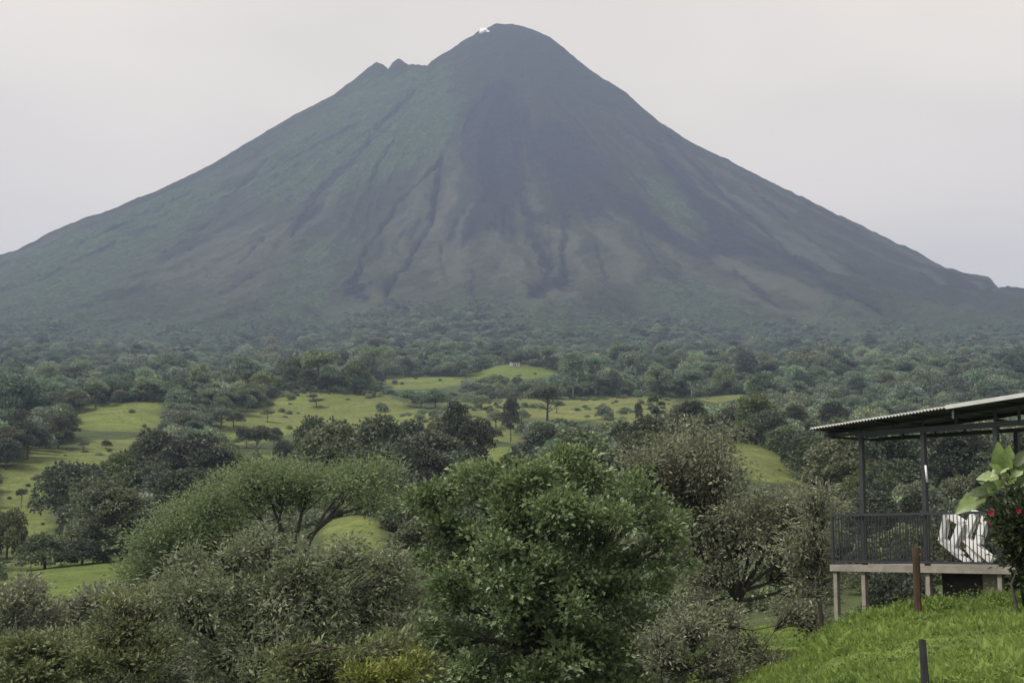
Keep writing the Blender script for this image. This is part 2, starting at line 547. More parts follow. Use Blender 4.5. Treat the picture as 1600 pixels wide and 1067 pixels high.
# ------------------------------------------------------------------ ground sheet
def build_ground():
    az = np.concatenate([np.linspace(-math.pi, -0.46, 34, endpoint=False), np.linspace(-0.46, 0.46, 330, endpoint=False), np.linspace(0.46, math.pi, 35)])
    rr = np.concatenate([[0.0], np.geomspace(1.0, 12, 30, endpoint=False), np.geomspace(12, 90, 130, endpoint=False), np.geomspace(90, 1150, 330, endpoint=False), np.geomspace(1150, 7600, 40)])
    A, Q = np.meshgrid(az, rr, indexing='ij')
    X, Y = Q * np.sin(A), Q * np.cos(A)
    # behind the observer the land simply goes on from the level it has there
    Yf = np.where(Y > 0, Y, 0)
    Z = ground_z(X, Yf)
    na, nr = A.shape
    idx = np.arange(na * nr).reshape(na, nr)
    F = np.stack([idx[:-1, :-1], idx[1:, :-1], idx[1:, 1:], idx[:-1, 1:]], -1).reshape(-1, 4)
    x, y = X.ravel(), Y.ravel()
    past = np.zeros(x.shape); fresh = np.zeros(x.shape)
    for W, c in PW:
        W = np.array(W); lo, hi = W.min(0) - 30, W.max(0) + 30
        m = (x > lo[0]) & (x < hi[0]) & (y > lo[1]) & (y < hi[1])
        ys = W[:, 1].mean()
        # measured in steps that grow with distance so that the edge stays as ragged as it looks
        sc = ys / 300.0
        d = poly_dist(x[m], y[m], W) + sc * 2.4 * fbm(x[m] / (6 * sc), y[m] / (9 * sc), 3, 61)
        k = 1 - smooth(-0.8 * sc, 1.6 * sc, d)
        past[m] = np.maximum(past[m], k)
        fresh[m] = np.where(k > 0.02, c, fresh[m])
    # near bank and the strip of meadow behind the garden trees
    near = smooth(3.0, 5.5, x) * (1 - smooth(36, 44, y)) * (y > 0)
    m2 = np.exp(-((x - 8.5) / 5.0) ** 2 - ((y - 52) / 12.0) ** 2)
    k = np.maximum(near, smooth(0.3, 0.6, m2 + 0.15 * fbm(x / 3, y / 3, 3, 77)))
    past = np.maximum(past, k); fresh = np.where(k > 0.2, 0.8, fresh)
    t = NT('meadow_and_woodland_floor')
    big = t.noise(0.02, 5, 0.6); mid = t.noise(0.16, 6, 0.65); fine = t.noise(1.6, 5, 0.6)
    floor = t.ramp(mid, [(0.3, (0.030, 0.044, 0.020)), (0.7, (0.080, 0.098, 0.040))])
    yel = t.ramp(mid, [(0.28, (0.130, 0.157, 0.051)), (0.55, (0.226, 0.245, 0.087)), (0.8, (0.289, 0.299, 0.122))])
    grn = t.ramp(mid, [(0.28, (0.096, 0.152, 0.031)), (0.55, (0.144, 0.221, 0.041)), (0.8, (0.203, 0.270, 0.065))])
    gc = t.mix(t.attr('fresh'), yel, grn)
    patch = t.noise(0.055, 6, 0.7); tuss = t.noise(0.55, 4, 0.6)
    gc = t.mix(t.ramp(patch, [(0.40, (0.55,) * 3), (0.56, (0.0,) * 3)]), gc, (0.085, 0.105, 0.035))
    terr = t.noise(0.10, 5, 0.65, stretch=(0.25, 1.6, 1.0))
    gc = t.mix(t.ramp(terr, [(0.40, (0.5,) * 3), (0.54, (0.0,) * 3)]), gc, (0.100, 0.118, 0.040))
    gc = t.mix(t.ramp(terr, [(0.56, (0.0,) * 3), (0.72, (0.4,) * 3)]), gc, (0.30, 0.32, 0.11))
    gc = t.mix(t.ramp(tuss, [(0.34, (0.7,) * 3), (0.48, (0.0,) * 3)]), gc, (0.060, 0.078, 0.026))
    gc = t.mix(t.ramp(fine, [(0.35, (0.40,) * 3), (0.65, (1.0,) * 3)]), (0.06, 0.08, 0.025), gc)
    gc = t.mix(t.ramp(big, [(0.42, (0,) * 3), (0.62, (0.35,) * 3)]), gc, (0.115, 0.115, 0.045))
    col = t.mix(t.attr('pasture'), floor, gc)
    m = t.surf(col, 0.9, 0, t.bump(t.math('ADD', fine, t.math('MULTIPLY', tuss, 2.5)), 0.8, 0.35), 0.1)
    me = mesh_np('ground', np.stack([x, y, Z.ravel()], 1), F, m, True, {'pasture': past, 'fresh': fresh})
    o = link('ground', me); tag(o, 'green meadows and woodland floor below the volcano', 'ground', kind='structure')
    return o


build_ground()

# ------------------------------------------------------------------ volcano
LAVA = [
    [(762, 128), (800, 135), (830, 190), (825, 250), (812, 310), (800, 350), (790, 378), (770, 360), (745, 365), (730, 382), (712, 375), (722, 335), (735, 300), (728, 250), (718, 215), (735, 165)],
    [(822, 200), (870, 190), (910, 215), (935, 240), (955, 285), (1000, 320), (1060, 365), (1100, 385), (1095, 340), (1060, 290), (1030, 250), (1000, 215), (1030, 220), (1065, 265), (1095, 300),
     (1130, 340), (1180, 385), (1205, 405), (1150, 398), (1110, 408), (1060, 385), (1010, 360), (960, 322), (930, 345), (900, 315), (880, 330), (868, 295), (845, 265), (825, 235)],
    [(810, 468), (850, 430), (886, 432), (880, 452)],
    [(565, 235), (540, 260), (500, 290), (470, 320), (447, 351), (472, 348), (490, 330), (497, 310), (530, 275), (562, 245)],
    [(540, 446), (560, 425), (577, 472), (552, 466)],
    [(1180, 380), (1240, 395), (1300, 450), (1250, 420)],
]
ASH = [[(715, 62), (760, 40), (830, 45), (880, 75), (930, 120), (1000, 185), (1030, 240), (960, 260), (900, 240), (840, 300), (800, 260), (735, 230), (725, 170), (735, 120)], [(960, 170), (1060, 220), (1180, 320), (1150, 345), (1060, 270)], [(880, 330), (960, 330), (1010, 365), (930, 360)]]
STREAMS = [   # (points, half width m, depth m)
    ([(815, 305), (835, 370), (856, 420), (842, 466)], 9, 3), ([(868, 290), (886, 340), (879, 400), (882, 446)], 5, 2),
    ([(1036, 205), (1100, 272), (1147, 322), (1182, 348)], 10, 4), ([(1182, 348), (1240, 400), (1300, 450), (1345, 468), (1385, 492)], 5, 4),
    ([(1150, 425), (1180, 450), (1215, 480)], 6, 2), ([(415, 250), (380, 290), (352, 310)], 6, 4), ([(410, 375), (385, 400), (372, 412)], 3, 3),
    ([(560, 190), (480, 235), (420, 268)], 8, 4), ([(980, 180), (1040, 250), (1080, 300)], 7, 2), ([(650, 140), (600, 190), (560, 235)], 6, 2),
]
CUTS = [
    ([(694, 243), (681, 260), (650, 290), (620, 318), (610, 340), (585, 370), (568, 395), (560, 425), (546, 446)], 3.2, 9),
    ([(690, 252), (680, 300), (675, 350), (650, 385), (640, 410), (612, 440), (603, 461)], 4.4, 11), ([(603, 461), (622, 478), (642, 497)], 2.6, 5),
    ([(690, 375), (687, 400), (696, 420), (694, 440)], 2.4, 5), ([(760, 150), (735, 180), (720, 215)], 2.4, 4), ([(655, 345), (640, 375)], 2, 4),
    ([(1100, 270), (1180, 345), (1240, 400)], 2.4, 5), ([(1300, 455), (1345, 470), (1385, 492)], 2.6, 6), ([(470, 255), (430, 275)], 3, 5),
    ([(880, 330), (878, 400), (882, 446)], 2.0, 4), ([(856, 340), (862, 420)], 2.0, 4), ([(392, 432), (345, 460)], 3.0, 5), ([(300, 300), (200, 345), (120, 385)], 4.0, 6),
    ([(240, 395), (320, 385)], 3.0, 4), ([(740, 420), (735, 455), (745, 480)], 2.2, 4), ([(930, 380), (945, 430), (940, 470)], 2.2, 4), ([(1000, 360), (1020, 400), (1050, 430)], 2.0, 4), ([(500, 300), (470, 345), (455, 370)], 2.4, 4), ([(620, 210), (590, 260), (575, 300)], 2.2, 4), ([(860, 150), (900, 190), (930, 225)], 2.0, 3), ([(1060, 220), (1120, 280), (1160, 320)], 2.4, 4), ([(1230, 350), (1300, 400), (1350, 430)], 2.6, 5), ([(180, 380), (110, 410), (60, 440)], 3.0, 5), ([(350, 330), (300, 370), (250, 400)], 2.6, 4), ([(1170, 290), (1240, 350), (1290, 392)], 3.0, 5),
]
BARE = [
    [(480, 502), (520, 470), (560, 420), (640, 470), (700, 385), (800, 385), (900, 345), (960, 335), (1100, 410), (1180, 420), (1330, 505), (1250, 505), (1150, 470), (1060, 430), (1000, 445), (880, 474), (700, 486), (560, 508)],
    [(280, 430), (360, 370), (450, 350), (530, 300), (525, 350), (470, 390), (420, 440), (340, 480), (270, 480)],
    [(700, 230), (720, 300), (700, 380), (640, 460), (580, 430), (620, 340), (680, 270)], [(960, 180), (1120, 260), (1280, 360), (1340, 420), (1240, 380), (1130, 300)],
]
BUSHY = [
    [(410, 490), (440, 420), (500, 370), (535, 365), (535, 410), (500, 460), (440, 500)], [(1005, 450), (1060, 427), (1110, 440), (1160, 480), (1150, 520), (1020, 520)],
    [(0, 410), (150, 350), (330, 270), (360, 300), (250, 400), (140, 470), (0, 520)], [(400, 250), (560, 130), (640, 110), (700, 100), (720, 150), (700, 240), (560, 290), (450, 330), (380, 300)],
    [(1010, 270), (1060, 290), (1095, 345), (1085, 375), (1040, 345), (1005, 300)],
]


def build_volcano():
    th = np.concatenate([np.linspace(-math.pi, -1.75, 24, endpoint=False), np.linspace(-1.75, -1.25, 60, endpoint=False), np.linspace(-1.25, 1.25, 640, endpoint=False),
                         np.linspace(1.25, 1.75, 60, endpoint=False), np.linspace(1.75, math.pi, 25)])
    r = np.concatenate([np.linspace(0, 300, 70, endpoint=False), np.linspace(300, 2100, 300, endpoint=False), np.linspace(2100, 2950, 40)])
    T, Q = np.meshgrid(th, r, indexing='ij')
    X, Y = VX + Q * np.sin(T), VD - Q * np.cos(T)
    Z = volcano_z(T, Q)
    x, y = X.ravel(), Y.ravel(); z = Z.ravel().copy()
    streak = fbm((np.arctan2(x - VX, VD - y)) * 30 + 1.1 * fbm(x / 120.0, y / 120.0, 3, 81), np.hypot(x - VX, VD - y) / 420.0, 4, 83)
    lava = np.zeros(x.shape); cut = np.zeros(x.shape); bare = np.zeros(x.shape); bush = np.zeros(x.shape)
    dx, dy = x - VX, VD - y
    ang, rad = np.arctan2(dx, dy), np.hypot(dx, dy)
    rag = fbm(ang * 60, rad / 90.0, 4, 71) ; rag2 = fbm(x / 20.0, y / 20.0, 3, 73)
    front = np.abs(ang) < 1.6
    def region(P, soft, rg, target, amt=1.0):
        W = np.array(unproject(P, 3950, fn=vol_at, y0=1500, step=25)); lo, hi = W.min(0) - 90, W.max(0) + 90
        m = front & (x > lo[0]) & (x < hi[0]) & (y > lo[1]) & (y < hi[1])
        d = poly_dist(x[m], y[m], W) + rg * rag[m] + rg * 0.4 * rag2[m]
        target[m] = np.maximum(target[m], amt * (1 - smooth(-soft, soft, d)))
    for P in LAVA: region(P, 6, 34, lava)
    for P in ASH: region(P, 60, 45, lava, 0.20)
    for P in BARE: region(P, 45, 40, bare)
    for P in BUSHY: region(P, 30, 55, bush)
    low = smooth(1380, 1950, rad + 190 * rag + 120 * fbm(x / 140.0, y / 140.0, 3, 97) + 160 * smooth(-0.1, -0.7, ang))
    bush = np.maximum(bush, low)
    lava *= 1 - 0.8 * smooth(0.5, 0.9, low); bare *= 1 - 0.7 * low
    def stream(P, hw, dep, target):
        W = []
        for (ax, ay), (bx, by) in zip(P[:-1], P[1:]):
            m_ = max(1, int(math.hypot(bx - ax, by - ay) / 9))
            W += [(ax + (bx - ax) * k / m_ + 2.2 * math.sin(k * 2.4 + ax), ay + (by - ay) * k / m_) for k in range(m_)]
        W.append(P[-1])
        W = np.array([hit(a, b, 1500, 3950, 1200, vol_at) for a, b in W]); lo, hi = W.min(0) - 60, W.max(0) + 60
        m = front & (x > lo[0]) & (x < hi[0]) & (y > lo[1]) & (y < hi[1])
        d = line_dist(x[m], y[m], W) + hw * 0.9 * rag2[m]
        k = 1 - smooth(hw * 0.7, hw * 1.25, d)
        target[m] = np.maximum(target[m], k); z[m] -= dep * k
    for P, hw, dep in STREAMS: stream(P, hw * 1.1, dep, lava)
    for P, hw, dep in CUTS: stream(P, hw * 1.15, dep, cut)
    na, nr = T.shape
    idx = np.arange(na * nr).reshape(na, nr)
    F = np.stack([idx[:-1, :-1], idx[:-1, 1:], idx[1:, 1:], idx[1:, :-1]], -1).reshape(-1, 4)
    t = NT('volcano_rock_and_scrub')
    big = t.noise(0.006, 5, 0.6); mid = t.noise(0.03, 6, 0.65); fine = t.noise(0.14, 5, 0.65)
    scrub = t.ramp(mid, [(0.39, (0.018, 0.026, 0.013)), (0.61, (0.036, 0.045, 0.021))])
    scrub = t.mix(t.ramp(big, [(0.4, (0,) * 3), (0.65, (0.7,) * 3)]), scrub, (0.032, 0.034, 0.021))
    rock = t.ramp(mid, [(0.39, (0.050, 0.051, 0.036)), (0.61, (0.083, 0.086, 0.055))])
    bushc = t.ramp(fine, [(0.40, (0.026, 0.050, 0.023)), (0.61, (0.078, 0.120, 0.051))])
    lavac = t.ramp(mid, [(0.39, (0.007, 0.007, 0.013)), (0.61, (0.017, 0.017, 0.027))])
    c = t.mix(t.math('MULTIPLY', t.attr('bare'), 0.8), scrub, rock)
    c = t.mix(t.math('MULTIPLY', t.attr('bush'), t.ramp(mid, [(0.35, (0.25,) * 3), (0.6, (0.95,) * 3)])), c, bushc)
    c = t.mix(t.math('MULTIPLY', t.attr('lava'), 0.97), c, lavac)
    c = t.mix(t.math('MULTIPLY', t.attr('cut'), 0.97), c, (0.006, 0.006, 0.008))
    c = t.mix(t.ramp(fine, [(0.34, (0.55,) * 3), (0.56, (0.0,) * 3)]), c, (0.022, 0.025, 0.019))
    c = t.mix(t.ramp(t.attr('streak'), [(0.30, (0.5,) * 3), (0.55, (0.0,) * 3)]), c, (0.019, 0.020, 0.019))
    c = t.mix(t.ramp(t.attr('streak'), [(0.50, (0.0,) * 3), (0.68, (0.65,) * 3)]), c, (0.078, 0.083, 0.064))
    m = t.surf(c, 0.95, 0, t.bump(t.math('ADD', mid, t.math('MULTIPLY', fine, 0.6)), 0.9, 12.0), 0.1)
    me = mesh_np('volcano', np.stack([x, y, z], 1), F, m, True, {'streak': 0.5 + 0.5 * streak * smooth(250, 900, rad) * (1 - 0.85 * np.maximum(lava, bush)) * (0.3 + vnoise(x / 160.0, y / 160.0, 87)), 'lava': lava, 'cut': cut, 'bare': bare, 'bush': bush})
    o = link('volcano', me)
    tag(o, 'tall grey conical volcano with dark lava streaks under the pale sky', 'volcano', kind='structure')


build_volcano()

# ------------------------------------------------------------------ haze
def build_haze():
    b = MB(); b.box((0, 1500, 640), (19000, 19000, 1480))
    t = NT('haze_air')
    v = t.new('ShaderNodeVolumePrincipled')
    v.inputs['Color'].default_value = (0.435, 0.535, 0.79, 1)
    v.inputs['Density'].default_value = 0.000138
    v.inputs['Anisotropy'].default_value = 0.15
    t.l.new(v.outputs[0], t.out.inputs['Volume'])
    o = b.build('haze', t.m)
    o.display_type = 'WIRE'
    tag(o, 'bluish haze between the garden and the volcano', 'haze', kind='stuff')


build_haze()

# ------------------------------------------------------------------ foliage tools
def unit(v):
    return v / np.maximum(np.linalg.norm(v, axis=-1, keepdims=True), 1e-9)


def leaf_arrays(P, D, L, W, rng, fold=0.18):
    """kite-shaped folded leaves: base P, direction D"""
    n = len(P)
    D = unit(D)
    q = unit(rng.normal(size=(n, 3)) * 0.75 + np.array([0, -0.25, 0.8]))
    S = unit(np.cross(D, q)); N = np.cross(S, D)
    N = N * np.sign(N[:, 2:3] + 1e-9); 
    L = np.broadcast_to(L, (n,))[:, None]; W = np.broadcast_to(W, (n,))[:, None]
    m = P + D * L * 0.45
    V = np.empty((n, 4, 3))
    V[:, 0] = P; V[:, 1] = m + S * W * 0.5 + N * W * fold; V[:, 2] = P + D * L - N * L * 0.08; V[:, 3] = m - S * W * 0.5 + N * W * fold
    F = (np.arange(n) * 4)[:, None, None] + np.array([[0, 1, 2], [0, 2, 3]])[None]
    return V.reshape(-1, 3), F.reshape(-1, 3)


def crown_proto(name, lobes, n, L, mat, seed, clump=0.0):
    """crown of unit radius made of small leaf faces; lobes = (x,y,z,rx,rz)"""
    rng = np.random.default_rng(seed)
    lo = np.array(lobes); w = lo[:, 3] ** 2; w = w / w.sum()
    k = rng.choice(len(lo), n, p=w)
    d = unit(rng.normal(size=(n, 3))); d[:, 2] = np.where(d[:, 2] < -0.35, -d[:, 2] * 0.7, d[:, 2]); d = unit(d)
    q = np.where(rng.random(n) < 0.75, rng.uniform(0.82, 1.04, n), rng.uniform(0.3, 0.85, n))
    # small bumps on every lobe
    bump = 1 + 0.22 * np.sin(d[:, 0] * 7 + k * 1.7) * np.sin(d[:, 1] * 6 + k * 2.3) * np.sin(d[:, 2] * 6 + k)
    P = lo[k, :3] + d * (q * bump)[:, None] * np.stack([lo[k, 3], lo[k, 3], lo[k, 4]], 1)
    D = d * 0.7 + rng.normal(size=(n, 3)) * 0.6 + np.array([0, 0, -0.1])
    LL = L * rng.uniform(0.7, 1.3, n)
    V, F = leaf_arrays(P, D, LL, LL * 0.72, rng)
    tint = np.repeat(np.clip(0.5 + 0.20 * rng.normal(size=n) + (rng.random(len(lo))[k] - 0.5) * 0.35, 0, 1), 4)
    return mesh_np(name, V, F, mat, False, {'tint': tint})


CROWN_MAT = [
    leaf_mat('foliage_deep_green', [(0.1, (0.045, 0.059, 0.040)), (0.55, (0.092, 0.113, 0.073)), (0.95, (0.150, 0.174, 0.115))], 0.3, 0.5, 0.3, 0.7),
    leaf_mat('foliage_olive', [(0.1, (0.065, 0.080, 0.043)), (0.55, (0.125, 0.145, 0.077)), (0.95, (0.185, 0.208, 0.119))], 0.3, 0.5, 0.3, 0.7),
]


FAR_MAT = [  # leaf colours paled so that part of the distance haze is painted in
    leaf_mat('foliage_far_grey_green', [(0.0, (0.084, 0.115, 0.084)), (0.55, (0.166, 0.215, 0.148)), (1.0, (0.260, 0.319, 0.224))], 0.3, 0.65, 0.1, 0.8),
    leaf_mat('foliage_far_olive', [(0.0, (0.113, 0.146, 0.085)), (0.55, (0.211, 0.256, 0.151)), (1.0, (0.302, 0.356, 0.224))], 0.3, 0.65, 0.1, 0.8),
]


def dome_lobes(seed, n=13, R_=1.0, z0=0.55, z1=2.0, r0=0.34, r1=0.5):
    rng = np.random.default_rng(seed); out = []
    for i in range(n):
        a = 2.4 * i + rng.uniform(-0.4, 0.4); t = (i + 0.5) / n
        rad = (R_ - r0 * 0.8) * math.sqrt(1 - t ** 1.6) * rng.uniform(0.8, 1.1) + 0.03
        z = z0 + r0 * 0.6 + (z1 - z0 - r0 * 1.3) * t ** 0.8 + rng.uniform(-0.08, 0.08)
        r = rng.uniform(r0, r1)
        out.append((rad * math.cos(a), rad * math.sin(a), z, r, r * rng.uniform(0.62, 0.85)))
    return out


def flat_lobes(seed, n=13, R_=1.0, z=1.35, dz=0.40):
    rng = np.random.default_rng(seed); out = []
    for i in range(n):
        a = 2.4 * i + rng.uniform(-0.3, 0.3); q = math.sqrt((i + 0.5) / n) * (R_ - 0.28)
        out.append((q * math.cos(a), q * math.sin(a), z + dz * (1 - (q / R_) ** 2) + rng.uniform(-0.28, 0.1), rng.uniform(0.26, 0.40), rng.uniform(0.16, 0.27)))
    return out


def tier_lobes(seed, n=9):
    rng = np.random.default_rng(seed); out = []
    for i in range(n):
        a = 2.4 * i; t = i / (n - 1); q = (0.72 - 0.5 * t) * rng.uniform(0.6, 1.2)
        out.append((q * math.cos(a), q * math.sin(a), 1.0 + 1.5 * t + rng.uniform(-0.1, 0.1), rng.uniform(0.22, 0.38), rng.uniform(0.09, 0.16)))
    return out


#       kind: height of the unit tree, lobes
KINDS = {
    'round': (2.0, lambda s: dome_lobes(s)), 'tall': (2.9, lambda s: dome_lobes(s, 15, 0.85, 0.7, 2.9, 0.30, 0.44)),
    'bush': (1.25, lambda s: dome_lobes(s, 11, 1.0, -0.05, 1.25, 0.34, 0.5)), 'umbrella': (1.95, lambda s: flat_lobes(s)), 'tier': (2.65, lambda s: tier_lobes(s)),
}
CROWNS, TRUNKS = {}, {}
for kn, (hk, fn) in KINDS.items():
    for v in range(3):
        CROWNS[kn, v, 1] = None; CROWNS[kn, v] = crown_proto('crown_' + kn, fn(100 + 17 * v + len(kn)), 4200 if kn in ('round', 'tall', 'bush') else 2600, 0.105, CROWN_MAT[1 if v == 1 else 0], 300 + v)
    b = MB(); rng_ = random.Random(len(kn))
    top = {'round': 1.3, 'tall': 2.0, 'bush': 0.7, 'umbrella': 1.45, 'tier': 2.4}[kn]
    b.tube([(0, 0, -0.15), (0.01, 0.0, top * 0.35), (0.03, 0.02, top * 0.7), (0.02, 0.03, top)], [0.062, 0.05, 0.036, 0.018], 6)
    for k in range(6):
        a = k * 2.1 + 0.5; z = top * (0.42 + 0.08 * k); l = 0.62 if kn != 'tier' else 0.4
        b.tube([(0.02, 0.01, z), (l * 0.5 * math.cos(a), l * 0.5 * math.sin(a), z + 0.16), (l * math.cos(a), l * math.sin(a), z + 0.36)], [0.026, 0.018, 0.008], 5)
    TRUNKS[kn, 0] = b.mesh('trunk_' + kn, BARK, True)
    pale = TRUNKS[kn, 0].copy(); pale.materials.clear(); pale.materials.append(BARK_PALE); TRUNKS[kn, 1] = pale
TREE_RNG = random.Random(11)


def plant_tree(X, Y, rad, height, kind, label, group=None, pale=False, cat='tree', var=None, name=None):
    z = float(land_z(X, Y))
    name = name or ('bush' if kind == 'bush' else 'tree')
    o = empty(name, (X, Y, z - 0.05), TREE_RNG.uniform(0, 6.28))
    hk = KINDS[kind][0]
    s = (rad * TREE_RNG.uniform(0.93, 1.07), rad * TREE_RNG.uniform(0.93, 1.07), height / hk)
    v = TREE_RNG.randrange(3) if var is None else var
    cm = CROWNS[kind, v]
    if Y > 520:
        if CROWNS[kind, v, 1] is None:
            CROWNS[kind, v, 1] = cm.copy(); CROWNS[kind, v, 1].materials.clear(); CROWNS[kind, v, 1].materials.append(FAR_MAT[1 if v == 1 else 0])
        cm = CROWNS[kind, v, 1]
    for nm, me in (('trunk', TRUNKS[kind, 1 if pale else 0]), ('crown', cm)):
        c = link(nm, me, o); c.scale = s
    tag(o, label, cat, group)
    return o


# ------------------------------------------------------------------ single trees of the middle distance
# photo column, photo row of the top, half width in the photo, depth m ('b', row of the foot) , kind, label
MID = [
    (115, 724, 58, ('b', 838), 'round', 'big dark round tree standing on the yellowish left slope', 0),
    (190, 770, 52, ('b', 852), 'round', 'grey green dome shaped tree before the big dark round tree', 1),
    (148, 788, 30, ('b', 838), 'bush', 'low dark bush between the dark round tree and the grey dome tree', 0),
    (33, 763, 10, ('b', 792), 'umbrella', 'tiny lone tree on the open yellowish slope at the left edge', 0),
    (60, 742, 13, ('b', 766), 'umbrella', 'small tree uphill of the tiny lone tree on the left slope', 1),
    (10, 800, 30, ('b', 874), 'bush', 'brownish bush at the left edge above the bright pasture', 1),
    (70, 836, 45, ('b', 888), 'bush', 'wide olive bush along the upper edge of the bright pasture', 1),
    (128, 850, 40, ('b', 882), 'bush', 'grey green bush at the top corner of the bright pasture', 0),
    (205, 705, 42, 330, 'round', 'dark tree uphill behind the big dark round tree', 0),
    (245, 672, 50, 305, 'tall', 'dark tall tree at the left top of the wooded hollow', 0),
    (300, 684, 58, 285, 'round', 'broad grey green tree in the middle of the left wooded hollow', 2),
    (347, 698, 45, 272, 'round', 'tree at the right side of the left wooded hollow', 1),
    (265, 735, 52, 255, 'round', 'broad tree low in the left wooded hollow', 0),
    (320, 752, 45, 238, 'tall', 'slim tree low in the left wooded hollow above the feathery tree', 2),
    (225, 762, 40, 246, 'umbrella', 'flat topped tree between the grey dome tree and the hollow', 0),
    (30, 590, 45, 560, 'round', 'dark round tree top against the haze at the far left', 0),
    (85, 596, 30, 585, 'round', 'smaller dark tree top beside the dark one at the far left', 2),
    (20, 640, 40, 470, 'round', 'tree at the left edge below the dark tree top', 0),
    (62, 652, 35, 462, 'tall', 'tall tree in the left wood beside the left hill pasture', 2),
    (100, 643, 28, 470, 'tall', 'green tall tree touching the left hill pasture', 1),
    (345, 636, 24, ('b', 674), 'umbrella', 'spreading tree with a dark trunk left of the middle pasture', 0),
    (400, 666, 36, ('b', 724), 'umbrella', 'flat topped tree with a pale trunk below the middle pasture', 1),
    (440, 688, 18, ('b', 742), 'tall', 'narrow dark column shaped tree left of the dark grove', 0),
    (380, 580, 27, 720, 'round', 'dark tree rising behind the left end of the middle pasture', 0),
    (494, 622, 15, ('b', 637), 'umbrella', 'small tree alone on the middle pasture near its crest', 1),
    (596, 630, 10, ('b', 642), 'bush', 'small dark bush on the middle pasture', 0),
    (655, 646, 9, ('b', 657), 'bush', 'little round bush low on the middle pasture', 1),
    (490, 653, 36, 265, 'tall', 'dark tree at the left end of the dark grove', 0),
    (522, 664, 55, 240, 'round', 'rounded grey green tree at the front of the dark grove', 1),
    (592, 652, 46, 258, 'round', 'dark tree in the middle of the dark grove', 0),
    (640, 664, 40, 268, 'round', 'dark tree right of the middle of the dark grove', 2),
    (713, 627, 29, 275, 'tall', 'tallest tree of the dark grove, with a brownish top', 2),
    (742, 655, 36, 264, 'tall', 'dark tree at the right end of the grove beside the small clearing', 0),
    (676, 690, 36, 232, 'umbrella', 'flat crowned tree with a thin pale trunk in front of the grove', 0),
    (630, 728, 45, 216, 'round', 'dark tree at the foot of the grove behind the feathery tree', 0),
    (720, 738, 45, 226, 'round', 'dark tree at the foot of the grove above the leafy garden tree', 0),
    (640, 770, 48, 150, 'round', 'grey green tree between the feathery tree and the leafy garden tree', 1),
    (622, 815, 30, 128, 'bush', 'pale green shrub right of the small sunny clearing', 1),
    (798, 622, 15, ('b', 690), 'tall', 'slender dark tree standing up into the middle of the pastures', 0),
    (775, 642, 18, ('b', 668), 'round', 'olive tree left of the slender dark tree', 1),
    (855, 600, 34, ('b', 664), 'umbrella', 'broad brownish tree cutting the yellow right pasture', 1),
    (945, 634, 14, ('b', 656), 'bush', 'dark round bush alone on the yellow right pasture', 0),
    (998, 630, 8, ('b', 664), 'tall', 'thin tree left of the tiered tree on the yellow right pasture', 0),
    (1026, 617, 22, ('b', 692), 'tier', 'thin tiered tree with a dark trunk before the yellow right pasture', 0),
    (840, 690, 46, 300, 'round', 'dark tree right of the small clearing behind the leafy garden tree', 0),
    (902, 690, 50, 292, 'round', 'grey green tree above the top of the leafy garden tree', 2),
    (880, 658, 45, 385, 'round', 'tree below the left part of the yellow right pasture', 1),
    (952, 664, 42, 380, 'round', 'tree below the dark round bush of the yellow right pasture', 0),
    (1002, 690, 45, 302, 'round', 'grey tree low behind the leafy garden tree', 2),
    (1072, 636, 36, 440, 'round', 'brownish green tree at the right end of the yellow right pasture', 1),
    (1100, 648, 32, 425, 'round', 'tree behind the top of the sloping clearing', 2),
    (1140, 655, 12, ('b', 684), 'umbrella', 'small tree on the crest of the sloping clearing', 0),
    (1128, 690, 18, ('b', 750), 'tall', 'thin trunked small tree on the sloping clearing', 1),
    (365, 642, 15, ('b', 668), 'round', 'small olive tree right of the spreading dark trunked tree', 1),
    (418, 640, 12, ('b', 660), 'umbrella', 'small tree at the left border of the middle pasture', 1),
    (385, 672, 17, ('b', 700), 'round', 'olive tree just left of the flat topped pale trunked tree', 1),
    (428, 668, 16, ('b', 700), 'tall', 'slim olive tree right of the flat topped pale trunked tree', 1),
    (355, 690, 18, ('b', 722), 'round', 'rounded olive tree at the top of the left wooded hollow', 1),
    (465, 690, 17, ('b', 728), 'round', 'olive tree between the column shaped tree and the dark grove', 1),
    (330, 645, 16, ('b', 668), 'round', 'dull green tree left of the spreading dark trunked tree', 2),
    (290, 632, 24, ('b', 668), 'round', 'tree right of the left hill pasture', 1), (262, 640, 16, ('b', 672), 'tall', 'slim tree touching the right side of the left hill pasture', 0),
    (704, 640, 14, ('b', 665), 'round', 'olive tree behind the tallest tree of the dark grove', 1),
    (728, 632, 15, ('b', 652), 'umbrella', 'spreading olive tree on the dull patch right of the dark grove', 1),
    (752, 618, 17, ('b', 640), 'round', 'olive tree on the dull patch above the small clearing', 1),
    (770, 668, 16, ('b', 690), 'round', 'rounded tree above the small clearing', 1),
    (815, 640, 13, ('b', 662), 'round', 'small olive tree between the slender dark tree and the broad brownish tree', 1),
    (870, 626, 11, ('b', 646), 'umbrella', 'small spreading tree right of the broad brownish tree', 0),
    (130, 690, 10, ('b', 706), 'umbrella', 'small spreading tree under the left hill pasture', 1), (165, 688, 9, ('b', 702), 'round', 'little round tree under the left hill pasture', 1), (215, 690, 13, ('b', 712), 'round', 'olive tree above the left wooded hollow', 1),
    (745, 598, 30, 800, 'round', 'tree below the left end of the farmhouse hill', 0),
    (773, 588, 28, 825, 'round', 'greyish tree just below the farmhouse hill', 1),
    (808, 592, 15, 855, 'bush', 'small dark round tree right below the farmhouse', 0),
]
FRONT_MASS = [(850, 920, 195, 190), (450, 980, 190, 130), (1140, 860, 130, 170), (430, 810, 180, 70), (60, 1040, 140, 60), (1450, 980, 160, 80)]   # where the garden trees stand before the woods
